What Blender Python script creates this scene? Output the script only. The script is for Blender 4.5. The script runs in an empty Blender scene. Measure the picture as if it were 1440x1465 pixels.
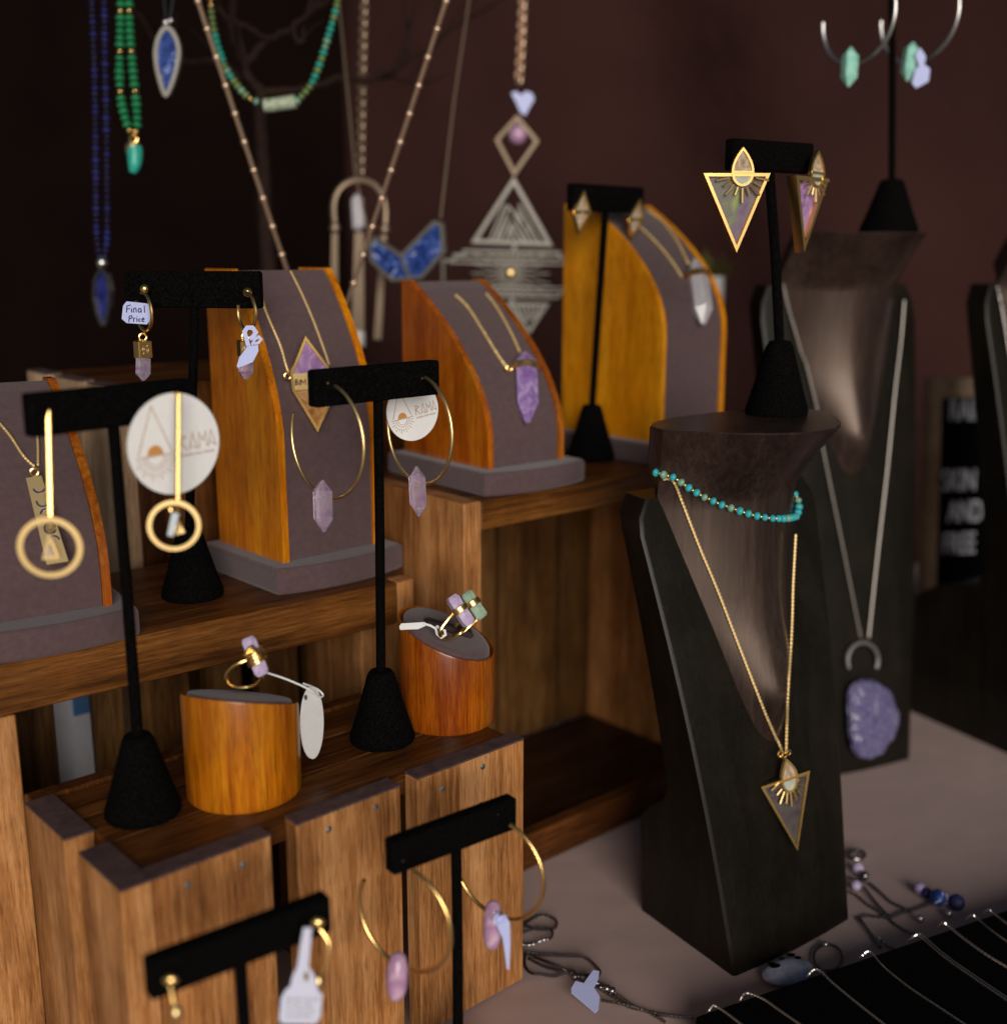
import bpy, bmesh, math, random
from mathutils import Vector, Matrix
from mathutils.bvhtree import BVHTree

random.seed(7)
S = bpy.context.scene
COL = S.collection
R = math.radians

# ------------------------------------------------------------------ camera
CAM_H, TILT, FPX = 0.47, R(12.7), 1650.0
cd = bpy.data.cameras.new("camera")
cam = bpy.data.objects.new("camera", cd)
COL.objects.link(cam)
cam.location = (0, 0, CAM_H)
cam.rotation_euler = (R(90) - TILT, 0, 0)
cd.sensor_fit = 'HORIZONTAL'
cd.sensor_width = 36
cd.lens = 36 * FPX / 1440
cd.clip_start, cd.clip_end = 0.02, 200
cd.dof.use_dof = True
cd.dof.focus_distance = 0.715
cd.dof.aperture_fstop = 3.3
S.camera = cam

# ------------------------------------------------------------------ light
SUN_EL, SUN_AZ = R(14), R(11)            # height, and degrees right of straight behind the camera
w = bpy.data.worlds.new("World")
S.world = w
w.use_nodes = True
nt = w.node_tree
bg = nt.nodes['Background']
sky = nt.nodes.new('ShaderNodeTexSky')
sky.sky_type = 'NISHITA'
sky.sun_disc = False
sky.sun_elevation = SUN_EL
sky.sun_rotation = R(180) - SUN_AZ
sky.dust_density = 1.5
nt.links.new(sky.outputs[0], bg.inputs[0])
bg.inputs[1].default_value = 0.05
sl = bpy.data.lights.new("sun", 'SUN')
sun = bpy.data.objects.new("sun", sl)
COL.objects.link(sun)
sl.energy = 4.5
sl.angle = R(36)
sl.color = (1.0, 0.955, 0.90)
d = Vector((math.sin(SUN_AZ) * math.cos(SUN_EL), -math.cos(SUN_AZ) * math.cos(SUN_EL), math.sin(SUN_EL)))
sun.rotation_euler = d.to_track_quat('Z', 'Y').to_euler()
S.view_settings.view_transform = 'Standard'
S.view_settings.look = 'None'
S.view_settings.exposure = -0.75
S.view_settings.gamma = 1.0

# ------------------------------------------------------------------ measuring: a pixel of the photograph to a place in the stall
CT, ST = math.cos(TILT), math.sin(TILT)
C0 = Vector((0, 0, CAM_H))
def ray(x, y):
    a, e = (x - 720) / FPX, (732.5 - y) / FPX
    return Vector((a, CT + e * ST, -ST + e * CT))
def pd(x, y, zc): return C0 + ray(x, y) * zc
def pY(x, y, Y):
    r = ray(x, y); return C0 + r * (Y / r.y)
def pz(x, y, z):
    r = ray(x, y); return C0 + r * ((z - CAM_H) / r.z)
def zc_of(p): return (p - C0).dot(Vector((0, CT, -ST)))
class Plane:
    def __init__(s, p, n): s.p, s.n = Vector(p), Vector(n).normalized()
    def at(s, x, y, off=0.0):
        r = ray(x, y)
        return C0 + r * ((s.p - C0).dot(s.n) / r.dot(s.n)) + s.n * off
def yawdir(deg): return Vector((math.cos(R(deg)), math.sin(R(deg)), 0))
def facing(yaw, lean=0):       # outward normal of an upright sheet whose width runs along yaw; lean tips it to look up
    n = Vector((math.sin(R(yaw)), -math.cos(R(yaw)), 0))
    return (n * math.cos(R(lean)) + Vector((0, 0, 1)) * math.sin(R(lean))).normalized()

# ------------------------------------------------------------------ mesh builder
class MB:
    def __init__(s): s.v, s.f, s.sm = [], [], []
    def add(s, vs, fs, smooth=False):
        o = len(s.v); s.v += [Vector(q) for q in vs]
        for f in fs: s.f.append([i + o for i in f]); s.sm.append(smooth)
        return s
    def box(s, lo, hi, bev=0.0008, M=None):
        x0, y0, z0 = lo; x1, y1, z1 = hi
        b = min(bev, (x1 - x0) * .4, (y1 - y0) * .4, (z1 - z0) * .4)
        bm = bmesh.new()
        bmesh.ops.create_cube(bm, size=1)
        for q in bm.verts:
            q.co = Vector(((x0 + x1) / 2 + q.co.x * (x1 - x0), (y0 + y1) / 2 + q.co.y * (y1 - y0), (z0 + z1) / 2 + q.co.z * (z1 - z0)))
        if b > 0: bmesh.ops.bevel(bm, geom=bm.edges[:], offset=b, segments=1, affect='EDGES')
        bm.verts.index_update()
        vs = [(M @ q.co) if M else q.co.copy() for q in bm.verts]
        s.add(vs, [[q.index for q in f.verts] for f in bm.faces]); bm.free(); return s
    def tube(s, pts, r, n=8, closed=False, caps=True, rf=None):
        pts = [Vector(p) for p in pts]; m = len(pts); vs = []; fs = []
        t0 = (pts[1] - pts[0]).normalized()
        a = t0.orthogonal().normalized()
        for i, p in enumerate(pts):
            if closed: t = (pts[(i + 1) % m] - pts[i - 1])
            else: t = pts[min(i + 1, m - 1)] - pts[max(i - 1, 0)]
            if t.length < 1e-9: t = t0
            t.normalize()
            a = (a - t * a.dot(t))
            a = a.normalized() if a.length > 1e-6 else t.orthogonal().normalized()
            b = t.cross(a)
            rr = (r[i] if isinstance(r, (list, tuple)) else r) * (rf(i) if rf else 1)
            for k in range(n):
                q = 2 * math.pi * k / n
                vs.append(p + (a * math.cos(q) + b * math.sin(q)) * rr)
        for i in range(m if closed else m - 1):
            j = (i + 1) % m
            for k in range(n):
                l = (k + 1) % n
                fs.append([i * n + k, i * n + l, j * n + l, j * n + k])
        if caps and not closed:
            fs.append(list(range(n))[::-1]); fs.append([(m - 1) * n + k for k in range(n)])
        return s.add(vs, fs, True)
    def lathe(s, prof, n=32, M=None, c=(0, 0, 0)):
        vs = []; fs = []; c = Vector(c)
        for r_, z in prof:
            for k in range(n):
                q = 2 * math.pi * k / n
                p = Vector((r_ * math.cos(q), r_ * math.sin(q), z)) + c
                vs.append(M @ p if M else p)
        for i in range(len(prof) - 1):
            for k in range(n):
                l = (k + 1) % n
                fs.append([i * n + k, i * n + l, (i + 1) * n + l, (i + 1) * n + k])
        fs.append(list(range(n))[::-1]); fs.append([(len(prof) - 1) * n + k for k in range(n)])
        return s.add(vs, fs, True)
    def ball(s, c, r, n=10, m=6, sx=1, sy=1, sz=1, M=None):
        pr = [(max(1e-5, r * math.sin(math.pi * i / m)), -r * math.cos(math.pi * i / m)) for i in range(m + 1)]
        vs = []; fs = []; c = Vector(c)
        for a, z in pr:
            for k in range(n):
                q = 2 * math.pi * k / n
                p = Vector((a * math.cos(q) * sx, a * math.sin(q) * sy, z * sz))
                vs.append(c + (M @ p if M else p))
        for i in range(m):
            for k in range(n):
                l = (k + 1) % n
                fs.append([i * n + k, i * n + l, (i + 1) * n + l, (i + 1) * n + k])
        return s.add(vs, fs, True)
    def prism(s, poly, ext, smooth=False):     # poly: world points of the FRONT face, ext: vector to the back face
        poly = [Vector(p) for p in poly]; n = len(poly); ext = Vector(ext)
        vs = poly + [p + ext for p in poly]
        fs = [list(range(n)), list(range(n, 2 * n))[::-1]] + [[i, i + n, (i + 1) % n + n, (i + 1) % n] for i in range(n)]
        return s.add(vs, fs, smooth)
    def strip(s, pts, nrm, wd, th, closed=False):   # flat bar of width wd lying in the plane with normal nrm, thickness th
        pts = [Vector(p) for p in pts]; m = len(pts); nrm = Vector(nrm).normalized(); vs = []; fs = []
        for i, p in enumerate(pts):
            if closed: t1, t2 = (p - pts[i - 1]).normalized(), (pts[(i + 1) % m] - p).normalized()
            else:
                t1 = (p - pts[i - 1]).normalized() if i else (pts[1] - p).normalized()
                t2 = (pts[i + 1] - p).normalized() if i < m - 1 else t1
            a, b = nrm.cross(t1), nrm.cross(t2)
            q = (a + b)
            q = q.normalized() if q.length > 1e-6 else a
            k = min(2.2, 1 / max(.3, q.dot(a)))
            o = q * (wd / 2 * k)
            vs += [p + o + nrm * th / 2, p - o + nrm * th / 2, p - o - nrm * th / 2, p + o - nrm * th / 2]
        for i in range(m if closed else m - 1):
            j = (i + 1) % m
            for k in range(4):
                l = (k + 1) % 4
                fs.append([i * 4 + k, i * 4 + l, j * 4 + l, j * 4 + k])
        if not closed: fs.append([3, 2, 1, 0]); fs.append([(m - 1) * 4 + k for k in range(4)])
        return s.add(vs, fs)
    def crystal(s, a, b, r, n=6, ta=.25, tb=.25, tw=0.0, sq=1.0, blunt=0.12, side=None):   # hexagonal point between a and b
        a, b = Vector(a), Vector(b); L = (b - a).length; t = (b - a) / L
        x = Vector(side) if side else Vector((1, 0.35, 0))
        x = (x - t * x.dot(t)).normalized(); y = t.cross(x)
        rings = [(0, blunt)] + [(ta, 1)] + [(1 - tb, 1.0)] + [(1, blunt)]
        vs = []; fs = []
        rnd = random.Random(int(L * 1e6) + n)
        ph = [rnd.uniform(-.12, .12) for _ in range(n)]
        for h, q in rings:
            for k in range(n):
                g = 2 * math.pi * (k + .5) / n + tw + ph[k]
                hh = h + (rnd.uniform(-.03, .03) if 0 < h < 1 else 0)
                vs.append(a + t * (L * hh) + (x * math.cos(g) + y * math.sin(g) * sq) * r * q)
        for i in range(3):
            for k in range(n):
                l = (k + 1) % n
                fs.append([i * n + k, i * n + l, (i + 1) * n + l, (i + 1) * n + k])
        fs.append(list(range(n))[::-1]); fs.append([3 * n + k for k in range(n)])
        return s.add(vs, fs)
    def tree(s): return BVHTree.FromPolygons(s.v, s.f)
    def mesh(s, name, mat, inv=None):
        me = bpy.data.meshes.new(name)
        me.from_pydata([inv @ q for q in s.v] if inv else s.v, [], s.f)
        me.polygons.foreach_set('use_smooth', s.sm)
        if mat: me.materials.append(mat)
        bm = bmesh.new(); bm.from_mesh(me); bmesh.ops.recalc_face_normals(bm, faces=bm.faces[:]); bm.to_mesh(me); bm.free()
        me.update(); return me

def tag(o, label=None, cat=None, group=None, kind=None):
    if label: o['label'] = label
    if cat: o['category'] = cat
    if group: o['group'] = group
    if kind: o['kind'] = kind
    return o
def thing(name, label, cat, loc=(0, 0, 0), yaw=0, group=None):
    o = bpy.data.objects.new(name, None); COL.objects.link(o)
    o.empty_display_size = .02
    o.location = loc; o.rotation_euler = (0, 0, R(yaw))
    o.matrix_basis = Matrix.Translation(Vector(loc)) @ Matrix.Rotation(R(yaw), 4, 'Z')
    return tag(o, label, cat, group)
WM = {}
def wmat(o):
    m = o.matrix_basis.copy()
    while o.parent: o = o.parent; m = o.matrix_basis @ m
    return m
def part(name, mb, mat, parent, world=True, kind=None, label=None):
    inv = wmat(parent).inverted() if (world and parent) else None
    o = bpy.data.objects.new(name, mb.mesh(name, mat, inv)); COL.objects.link(o)
    if parent: o.parent = parent
    return tag(o, label, None, None, kind)
def struct(name, mb, mat):
    return tag(part(name, mb, mat, None), kind='structure')
def same(src, parent, loc, rot=None, scl=None):    # another object on the same mesh
    o = bpy.data.objects.new(src.name.split('.')[0], src.data); COL.objects.link(o)
    o.parent = parent; o.location = loc
    if rot: o.rotation_mode = 'QUATERNION'; o.rotation_quaternion = rot
    if scl: o.scale = scl
    return o

def spline(pts, per=8, closed=False):
    pts = [Vector(p) for p in pts]; out = []; n = len(pts)
    for i in range(n if closed else n - 1):
        if closed: a, b, c, e = pts[i - 1], pts[i], pts[(i + 1) % n], pts[(i + 2) % n]
        else: a, b, c, e = pts[max(i - 1, 0)], pts[i], pts[i + 1], pts[min(i + 2, n - 1)]
        for k in range(per):
            t = k / per
            out.append(.5 * ((2 * b) + (c - a) * t + (2 * a - 5 * b + 4 * c - e) * t * t + (3 * b - a - 3 * c + e) * t ** 3))
    if not closed: out.append(pts[-1])
    return out
def resample(pts, step):
    pts = [Vector(p) for p in pts]; out = [pts[0].copy()]; acc = 0
    for a, b in zip(pts, pts[1:]):
        L = (b - a).length
        if L < 1e-9: continue
        q = step - acc
        while q <= L:
            out.append(a + (b - a) * (q / L)); q += step
        acc = L - (q - step)
    return out
def chain_mb(pts, r, pitch=2.4):     # a fine chain: a cord pinched between its links
    p = resample(pts, r * pitch / 2)
    return MB().tube(p, r, 6, rf=lambda i: 1.12 if i % 2 else .62)

def links(pts, L, wd, wire):     # separate oval links, every other one turned
    p = resample(pts, L * .74); m = MB()
    for i in range(len(p) - 1):
        t = (p[min(i + 1, len(p) - 1)] - p[i]).normalized(); a = t.cross(Vector((0, 1, 0.2))).normalized(); b = t.cross(a)
        o = a if i % 2 else b
        if not i % 2: o = (b * .8 + a * .6).normalized()
        m.tube([p[i] + t * (L / 2 * math.cos(q)) + o * (wd / 2 * math.sin(q)) for q in [2 * math.pi * k / 12 for k in range(12)]], wire, 5, closed=True)
    return m

# ------------------------------------------------------------------ materials
MAT = {}
def nodes_of(name):
    m = bpy.data.materials.new(name); m.use_nodes = True
    return m, m.node_tree, m.node_tree.nodes['Principled BSDF']
def simple(name, col, rough=.5, metal=0, bump=0, bscale=400, var=0.0, vscale=60, sheen=0, coat=0, trans=0, ior=1.5, sss=0, spec=.5, bdist=.0005):
    m, t, b = nodes_of(name)
    b.inputs['Base Color'].default_value = (*col, 1)
    b.inputs['Roughness'].default_value = rough
    b.inputs['Metallic'].default_value = metal
    b.inputs['IOR'].default_value = ior
    b.inputs['Specular IOR Level'].default_value = spec
    if sheen: b.inputs['Sheen Weight'].default_value = sheen; b.inputs['Sheen Roughness'].default_value = .5
    if coat: b.inputs['Coat Weight'].default_value = coat; b.inputs['Coat Roughness'].default_value = .12
    if trans: b.inputs['Transmission Weight'].default_value = trans
    if sss:
        b.inputs['Subsurface Weight'].default_value = sss
        b.inputs['Subsurface Radius'].default_value = (.004, .003, .004)
        b.inputs['Subsurface Scale'].default_value = 1
    tc = t.nodes.new('ShaderNodeTexCoord')
    if var:
        nz = t.nodes.new('ShaderNodeTexNoise'); nz.inputs['Scale'].default_value = vscale; nz.inputs['Detail'].default_value = 5
        t.links.new(tc.outputs['Object'], nz.inputs['Vector'])
        mr = t.nodes.new('ShaderNodeMapRange'); mr.inputs[3].default_value = 1 - var; mr.inputs[4].default_value = 1 + var
        mr.inputs[1].default_value = .3; mr.inputs[2].default_value = .7
        t.links.new(nz.outputs[0], mr.inputs[0])
        mx = t.nodes.new('ShaderNodeMix'); mx.data_type = 'RGBA'; mx.blend_type = 'MULTIPLY'; mx.inputs[0].default_value = 1
        mx.inputs[6].default_value = (*col, 1)
        t.links.new(mr.outputs[0], mx.inputs[7]); t.links.new(mx.outputs[2], b.inputs['Base Color'])
    if bump:
        nz = t.nodes.new('ShaderNodeTexNoise'); nz.inputs['Scale'].default_value = bscale; nz.inputs['Detail'].default_value = 3
        t.links.new(tc.outputs['Object'], nz.inputs['Vector'])
        bp = t.nodes.new('ShaderNodeBump'); bp.inputs['Strength'].default_value = bump; bp.inputs['Distance'].default_value = bdist
        t.links.new(nz.outputs[0], bp.inputs['Height']); t.links.new(bp.outputs[0], b.inputs['Normal'])
    MAT[name] = m; return m
def ramp(t, stops):
    r = t.nodes.new('ShaderNodeValToRGB'); e = r.color_ramp.elements
    while len(e) < len(stops): e.new(.5)
    for q, (p, c) in zip(e, stops): q.position = p; q.color = (*c, 1)
    return r
def wood(name, axis, dark, mid, light, rough=.5, coat=0, scale=1.0, bump=.25, spec=.25, pores=.35, tint=None):
    m, t, b = nodes_of(name)
    b.inputs['Specular IOR Level'].default_value = spec
    if tint: b.inputs['Specular Tint'].default_value = (*tint, 1)
    tc = t.nodes.new('ShaderNodeTexCoord'); mp = t.nodes.new('ShaderNodeMapping')
    oi = t.nodes.new('ShaderNodeObjectInfo')
    st = [90 * scale] * 3; st['XYZ'.index(axis)] = 5 * scale
    mp.inputs['Scale'].default_value = st
    off = t.nodes.new('ShaderNodeVectorMath'); off.operation = 'SCALE'
    cmb = t.nodes.new('ShaderNodeCombineXYZ')
    for k in range(3): t.links.new(oi.outputs['Random'], cmb.inputs[k])
    t.links.new(cmb.outputs[0], off.inputs[0]); off.inputs['Scale'].default_value = 37
    ad = t.nodes.new('ShaderNodeVectorMath'); ad.operation = 'ADD'
    t.links.new(tc.outputs['Object'], mp.inputs[0]); t.links.new(mp.outputs[0], ad.inputs[0]); t.links.new(off.outputs[0], ad.inputs[1])
    n1 = t.nodes.new('ShaderNodeTexNoise'); n1.inputs['Scale'].default_value = .35; n1.inputs['Detail'].default_value = 3; n1.inputs['Distortion'].default_value = 1.2
    n2 = t.nodes.new('ShaderNodeTexNoise'); n2.inputs['Scale'].default_value = 4.5; n2.inputs['Detail'].default_value = 8; n2.inputs['Roughness'].default_value = .7
    t.links.new(ad.outputs[0], n1.inputs['Vector']); t.links.new(ad.outputs[0], n2.inputs['Vector'])
    sm = t.nodes.new('ShaderNodeMath'); sm.operation = 'MULTIPLY_ADD'; sm.inputs[1].default_value = .55
    t.links.new(n2.outputs[0], sm.inputs[0])
    s2 = t.nodes.new('ShaderNodeMath'); s2.operation = 'MULTIPLY'; s2.inputs[1].default_value = .45
    t.links.new(n1.outputs[0], s2.inputs[0]); t.links.new(s2.outputs[0], sm.inputs[2])
    rp = ramp(t, [(.39, dark), (.50, mid), (.60, light)])
    t.links.new(sm.outputs[0], rp.inputs[0])
    # blotchy stain, unstretched
    n3 = t.nodes.new('ShaderNodeTexNoise'); n3.inputs['Scale'].default_value = 22 * scale; n3.inputs['Detail'].default_value = 4
    t.links.new(tc.outputs['Object'], n3.inputs['Vector'])
    mr = t.nodes.new('ShaderNodeMapRange'); mr.inputs[1].default_value = .3; mr.inputs[2].default_value = .7; mr.inputs[3].default_value = .72; mr.inputs[4].default_value = 1.15
    t.links.new(n3.outputs[0], mr.inputs[0])
    mo = t.nodes.new('ShaderNodeMapRange'); mo.inputs[3].default_value = .82; mo.inputs[4].default_value = 1.12
    t.links.new(oi.outputs['Random'], mo.inputs[0])
    ml = t.nodes.new('ShaderNodeMath'); ml.operation = 'MULTIPLY'; t.links.new(mr.outputs[0], ml.inputs[0]); t.links.new(mo.outputs[0], ml.inputs[1])
    n4 = t.nodes.new('ShaderNodeTexNoise'); n4.inputs['Scale'].default_value = 16; n4.inputs['Detail'].default_value = 2
    t.links.new(ad.outputs[0], n4.inputs['Vector'])
    mp4 = t.nodes.new('ShaderNodeMapRange'); mp4.inputs[1].default_value = .36; mp4.inputs[2].default_value = .46; mp4.inputs[3].default_value = 1 - pores; mp4.inputs[4].default_value = 1
    t.links.new(n4.outputs[0], mp4.inputs[0])
    ml2 = t.nodes.new('ShaderNodeMath'); ml2.operation = 'MULTIPLY'; t.links.new(ml.outputs[0], ml2.inputs[0]); t.links.new(mp4.outputs[0], ml2.inputs[1]); ml = ml2
    mx = t.nodes.new('ShaderNodeMix'); mx.data_type = 'RGBA'; mx.blend_type = 'MULTIPLY'; mx.inputs[0].default_value = 1
    t.links.new(rp.outputs[0], mx.inputs[6]); t.links.new(ml.outputs[0], mx.inputs[7]); t.links.new(mx.outputs[2], b.inputs['Base Color'])
    b.inputs['Roughness'].default_value = rough
    if coat: b.inputs['Coat Weight'].default_value = coat; b.inputs['Coat Roughness'].default_value = .18
    bp = t.nodes.new('ShaderNodeBump'); bp.inputs['Strength'].default_value = bump; bp.inputs['Distance'].default_value = .0004
    t.links.new(n2.outputs[0], bp.inputs['Height']); t.links.new(bp.outputs[0], b.inputs['Normal'])
    MAT[name] = m; return m
def veined(name, stops, scale=120, rough=.2, dist=1.5, trans=0, sss=0, detail=6, stretch=(1, 1, 1)):
    m, t, b = nodes_of(name)
    tc = t.nodes.new('ShaderNodeTexCoord'); mp = t.nodes.new('ShaderNodeMapping'); mp.inputs['Scale'].default_value = stretch
    n = t.nodes.new('ShaderNodeTexNoise'); n.inputs['Scale'].default_value = scale; n.inputs['Detail'].default_value = detail; n.inputs['Distortion'].default_value = dist
    t.links.new(tc.outputs['Object'], mp.inputs[0]); t.links.new(mp.outputs[0], n.inputs['Vector'])
    rp = ramp(t, stops); t.links.new(n.outputs[0], rp.inputs[0]); t.links.new(rp.outputs[0], b.inputs['Base Color'])
    b.inputs['Roughness'].default_value = rough
    if not trans: b.inputs['Specular IOR Level'].default_value = .3
    if trans: b.inputs['Transmission Weight'].default_value = trans
    if sss:
        b.inputs['Subsurface Weight'].default_value = sss; b.inputs['Subsurface Radius'].default_value = (.005, .004, .005); b.inputs['Subsurface Scale'].default_value = 1
    MAT[name] = m; return m
def velvet(name, col, lint=.4):
    m, t, b = nodes_of(name)
    tc = t.nodes.new('ShaderNodeTexCoord')
    vo = t.nodes.new('ShaderNodeTexVoronoi'); vo.inputs['Scale'].default_value = 210
    t.links.new(tc.outputs['Object'], vo.inputs['Vector'])
    pn = t.nodes.new('ShaderNodeTexNoise'); pn.inputs['Scale'].default_value = 900; pn.inputs['Detail'].default_value = 3; t.links.new(tc.outputs['Object'], pn.inputs['Vector'])
    pr_ = ramp(t, [(.42, col), (.72, tuple(c * 4.5 for c in col))]); t.links.new(pn.outputs[0], pr_.inputs[0])
    rp = ramp(t, [(0.0, (lint, lint, lint)), (.028, (0, 0, 0)), (1, (0, 0, 0))])
    nz = t.nodes.new('ShaderNodeTexNoise'); nz.inputs['Scale'].default_value = 55; t.links.new(tc.outputs['Object'], nz.inputs['Vector'])
    dv = t.nodes.new('ShaderNodeMath'); dv.operation = 'DIVIDE'; t.links.new(vo.outputs['Distance'], dv.inputs[0])
    mr = t.nodes.new('ShaderNodeMapRange'); mr.inputs[1].default_value = .5; mr.inputs[2].default_value = .75; mr.inputs[3].default_value = .01; mr.inputs[4].default_value = 1
    t.links.new(nz.outputs[0], mr.inputs[0]); t.links.new(mr.outputs[0], dv.inputs[1])
    t.links.new(dv.outputs[0], rp.inputs[0])
    mx = t.nodes.new('ShaderNodeMix'); mx.data_type = 'RGBA'; mx.blend_type = 'ADD'; mx.inputs[0].default_value = 1
    t.links.new(rp.outputs[0], mx.inputs[6]); t.links.new(pr_.outputs[0], mx.inputs[7]); t.links.new(mx.outputs[2], b.inputs['Base Color'])
    b.inputs['Roughness'].default_value = .95; b.inputs['Specular IOR Level'].default_value = .04
    b.inputs['Sheen Weight'].default_value = .0; b.inputs['Sheen Roughness'].default_value = .4
    n2 = t.nodes.new('ShaderNodeTexNoise'); n2.inputs['Scale'].default_value = 900; t.links.new(tc.outputs['Object'], n2.inputs['Vector'])
    bp = t.nodes.new('ShaderNodeBump'); bp.inputs['Strength'].default_value = .5; bp.inputs['Distance'].default_value = .0006
    t.links.new(n2.outputs[0], bp.inputs['Height']); t.links.new(bp.outputs[0], b.inputs['Normal'])
    MAT[name] = m; return m

for ax in 'XYZ':
    wood('crate' + ax, ax, (.215, .074, .019), (.43, .180, .055), (.61, .295, .115), rough=.55)
    wood('walnut' + ax, ax, (.040, .011, .002), (.105, .032, .006), (.18, .066, .016), rough=.42)
    wood('orange' + ax, ax, (.40, .100, .001), (.56, .165, .002), (.68, .25, .005), rough=.38, coat=.12, spec=.2, scale=.8, bump=.08)
wood('railX', 'X', (.070, .022, .003), (.165, .056, .009), (.25, .100, .022), rough=.45)
wood('back_shadedZ', 'Z', (.050, .018, .004), (.120, .050, .012), (.19, .092, .028), rough=.55)  # inner back slats: shade of the open crates is put into this brown
wood('amberZ', 'Z', (.55, .17, .002), (.70, .25, .004), (.80, .34, .012), rough=.38, coat=.12, scale=.8, bump=.08, spec=.2)
wood('honeyZ', 'Z', (.27, .062, .002), (.42, .120, .003), (.54, .20, .008), rough=.35, coat=.3, scale=.7, bump=.08)
wood('redwoodZ', 'Z', (.24, .042, .002), (.40, .092, .004), (.54, .17, .010), rough=.3, coat=.5, scale=.9, bump=.08)
simple('endgrain_shaded', (.075, .040, .038), rough=.8, var=.35, vscale=160, bump=.3, bscale=500)  # sawn ends, with the dim purple of unlit tops in the colour
simple('suede', (.094, .058, .060), rough=.95, var=.11, vscale=260, sheen=.25, bump=.35, bscale=1400, spec=.15)
velvet('velvet', (.0012, .0011, .0011), .16)
simple('gold', (.95, .64, .24), rough=.27, metal=1)
simple('gold_soft', (.92, .66, .30), rough=.36, metal=1)
simple('gold_rose', (.86, .62, .44), rough=.46, metal=1)
simple('bronze', (.40, .30, .21), rough=.5, metal=1)
simple('silver', (.74, .72, .70), rough=.32, metal=1)
simple('soft_silver', (.50, .46, .41), rough=.5, metal=1)
simple('dark_silver', (.30, .28, .27), rough=.3, metal=1)
simple('pewter', (.46, .43, .38), rough=.44, metal=1)
simple('card', (.80, .79, .78), rough=.6, var=.03, vscale=300)
simple('tag', (.47, .51, .82), rough=.55, var=.03, vscale=300)
simple('gold_chain', (.98, .69, .31), rough=.5, metal=.6)
simple('label', (.62, .63, .78), rough=.55)
simple('ink', (.02, .02, .09), rough=.6)
simple('print_brown', (.46, .31, .23), rough=.6)
simple('print_orange', (.58, .26, .07), rough=.6)
simple('print_grey', (.42, .42, .46), rough=.6)
veined('amethyst_clear', [(.3, (.66, .40, .70)), (.5, (.88, .72, .88)), (.7, (.98, .94, .97))], scale=70, rough=.03, trans=.80)
veined('amethyst', [(.3, (.22, .11, .36)), (.5, (.36, .23, .50)), (.7, (.56, .44, .66))], scale=110, rough=.22, sss=.2, trans=.12)
veined('amethyst_pink', [(.3, (.40, .20, .38)), (.5, (.52, .30, .46)), (.7, (.66, .46, .58))], scale=110, rough=.18, trans=.15, sss=.2)
veined('lilac', [(.3, (.40, .30, .50)), (.55, (.56, .46, .64)), (.75, (.72, .64, .76))], scale=140, rough=.3, sss=.3)
veined('quartz', [(.3, (.72, .68, .76)), (.6, (.88, .85, .88)), (.8, (.96, .93, .92))], scale=90, rough=.1, trans=.45)
veined('aqua', [(.3, (.20, .55, .44)), (.6, (.38, .70, .58)), (.8, (.55, .80, .70))], scale=120, rough=.25, sss=.2)
veined('green_quartz', [(.3, (.26, .40, .28)), (.6, (.42, .56, .42)), (.8, (.60, .70, .58))], scale=120, rough=.2, sss=.2, trans=.1)
veined('turquoise', [(.3, (.02, .22, .26)), (.5, (.03, .40, .46)), (.72, (.10, .50, .50))], scale=160, rough=.22)
veined('turquoise_green', [(.3, (.10, .20, .12)), (.5, (.16, .36, .26)), (.72, (.30, .44, .30))], scale=200, rough=.25)
veined('emerald', [(.3, (.006, .10, .035)), (.5, (.012, .19, .07)), (.72, (.03, .28, .12))], scale=150, rough=.12)
veined('jade', [(.3, (.02, .26, .20)), (.5, (.03, .36, .28)), (.75, (.05, .44, .34))], scale=90, rough=.15)
veined('olive_bead', [(.3, (.06, .13, .04)), (.5, (.14, .22, .07)), (.72, (.26, .32, .14))], scale=200, rough=.25)
veined('moss', [(.35, (.10, .17, .08)), (.5, (.34, .40, .28)), (.62, (.55, .58, .46))], scale=420, rough=.3)
veined('lapis', [(.3, (.008, .008, .05)), (.5, (.015, .018, .12)), (.75, (.04, .06, .26))], scale=140, rough=.36)
veined('lapis_dark', [(.3, (.004, .004, .014)), (.5, (.010, .008, .035)), (.75, (.03, .022, .06))], scale=140, rough=.25)
veined('sodalite', [(.36, (.008, .020, .10)), (.52, (.020, .055, .25)), (.60, (.06, .11, .36)), (.68, (.46, .52, .68))], scale=85, rough=.38, dist=2.2)
veined('fluorite', [(.3, (.11, .06, .12)), (.46, (.17, .115, .17)), (.58, (.15, .155, .11)), (.72, (.27, .29, .10))], scale=45, rough=.36, dist=.8)
veined('smoky_shell', [(.3, (.050, .036, .046)), (.5, (.075, .060, .060)), (.72, (.10, .095, .075))], scale=60, rough=.35)
veined('fluorite_purple', [(.3, (.20, .10, .26)), (.5, (.32, .18, .36)), (.72, (.48, .36, .50))], scale=70, rough=.2, dist=1.6)
veined('citrine', [(.3, (.20, .08, .02)), (.5, (.36, .17, .05)), (.72, (.58, .36, .22))], scale=90, rough=.2, dist=1.6)
veined('rutile', [(.3, (.26, .16, .08)), (.5, (.42, .32, .22)), (.72, (.62, .52, .44))], scale=130, rough=.15, dist=1.6)
simple('moonstone', (.40, .43, .36), rough=.2, var=.2, vscale=200)
simple('opal_plate', (.55, .62, .66), rough=.2)
m, t, b = nodes_of('druzy'); MAT['druzy'] = m
tc = t.nodes.new('ShaderNodeTexCoord'); vo = t.nodes.new('ShaderNodeTexVoronoi'); vo.inputs['Scale'].default_value = 380
t.links.new(tc.outputs['Object'], vo.inputs['Vector'])
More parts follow.
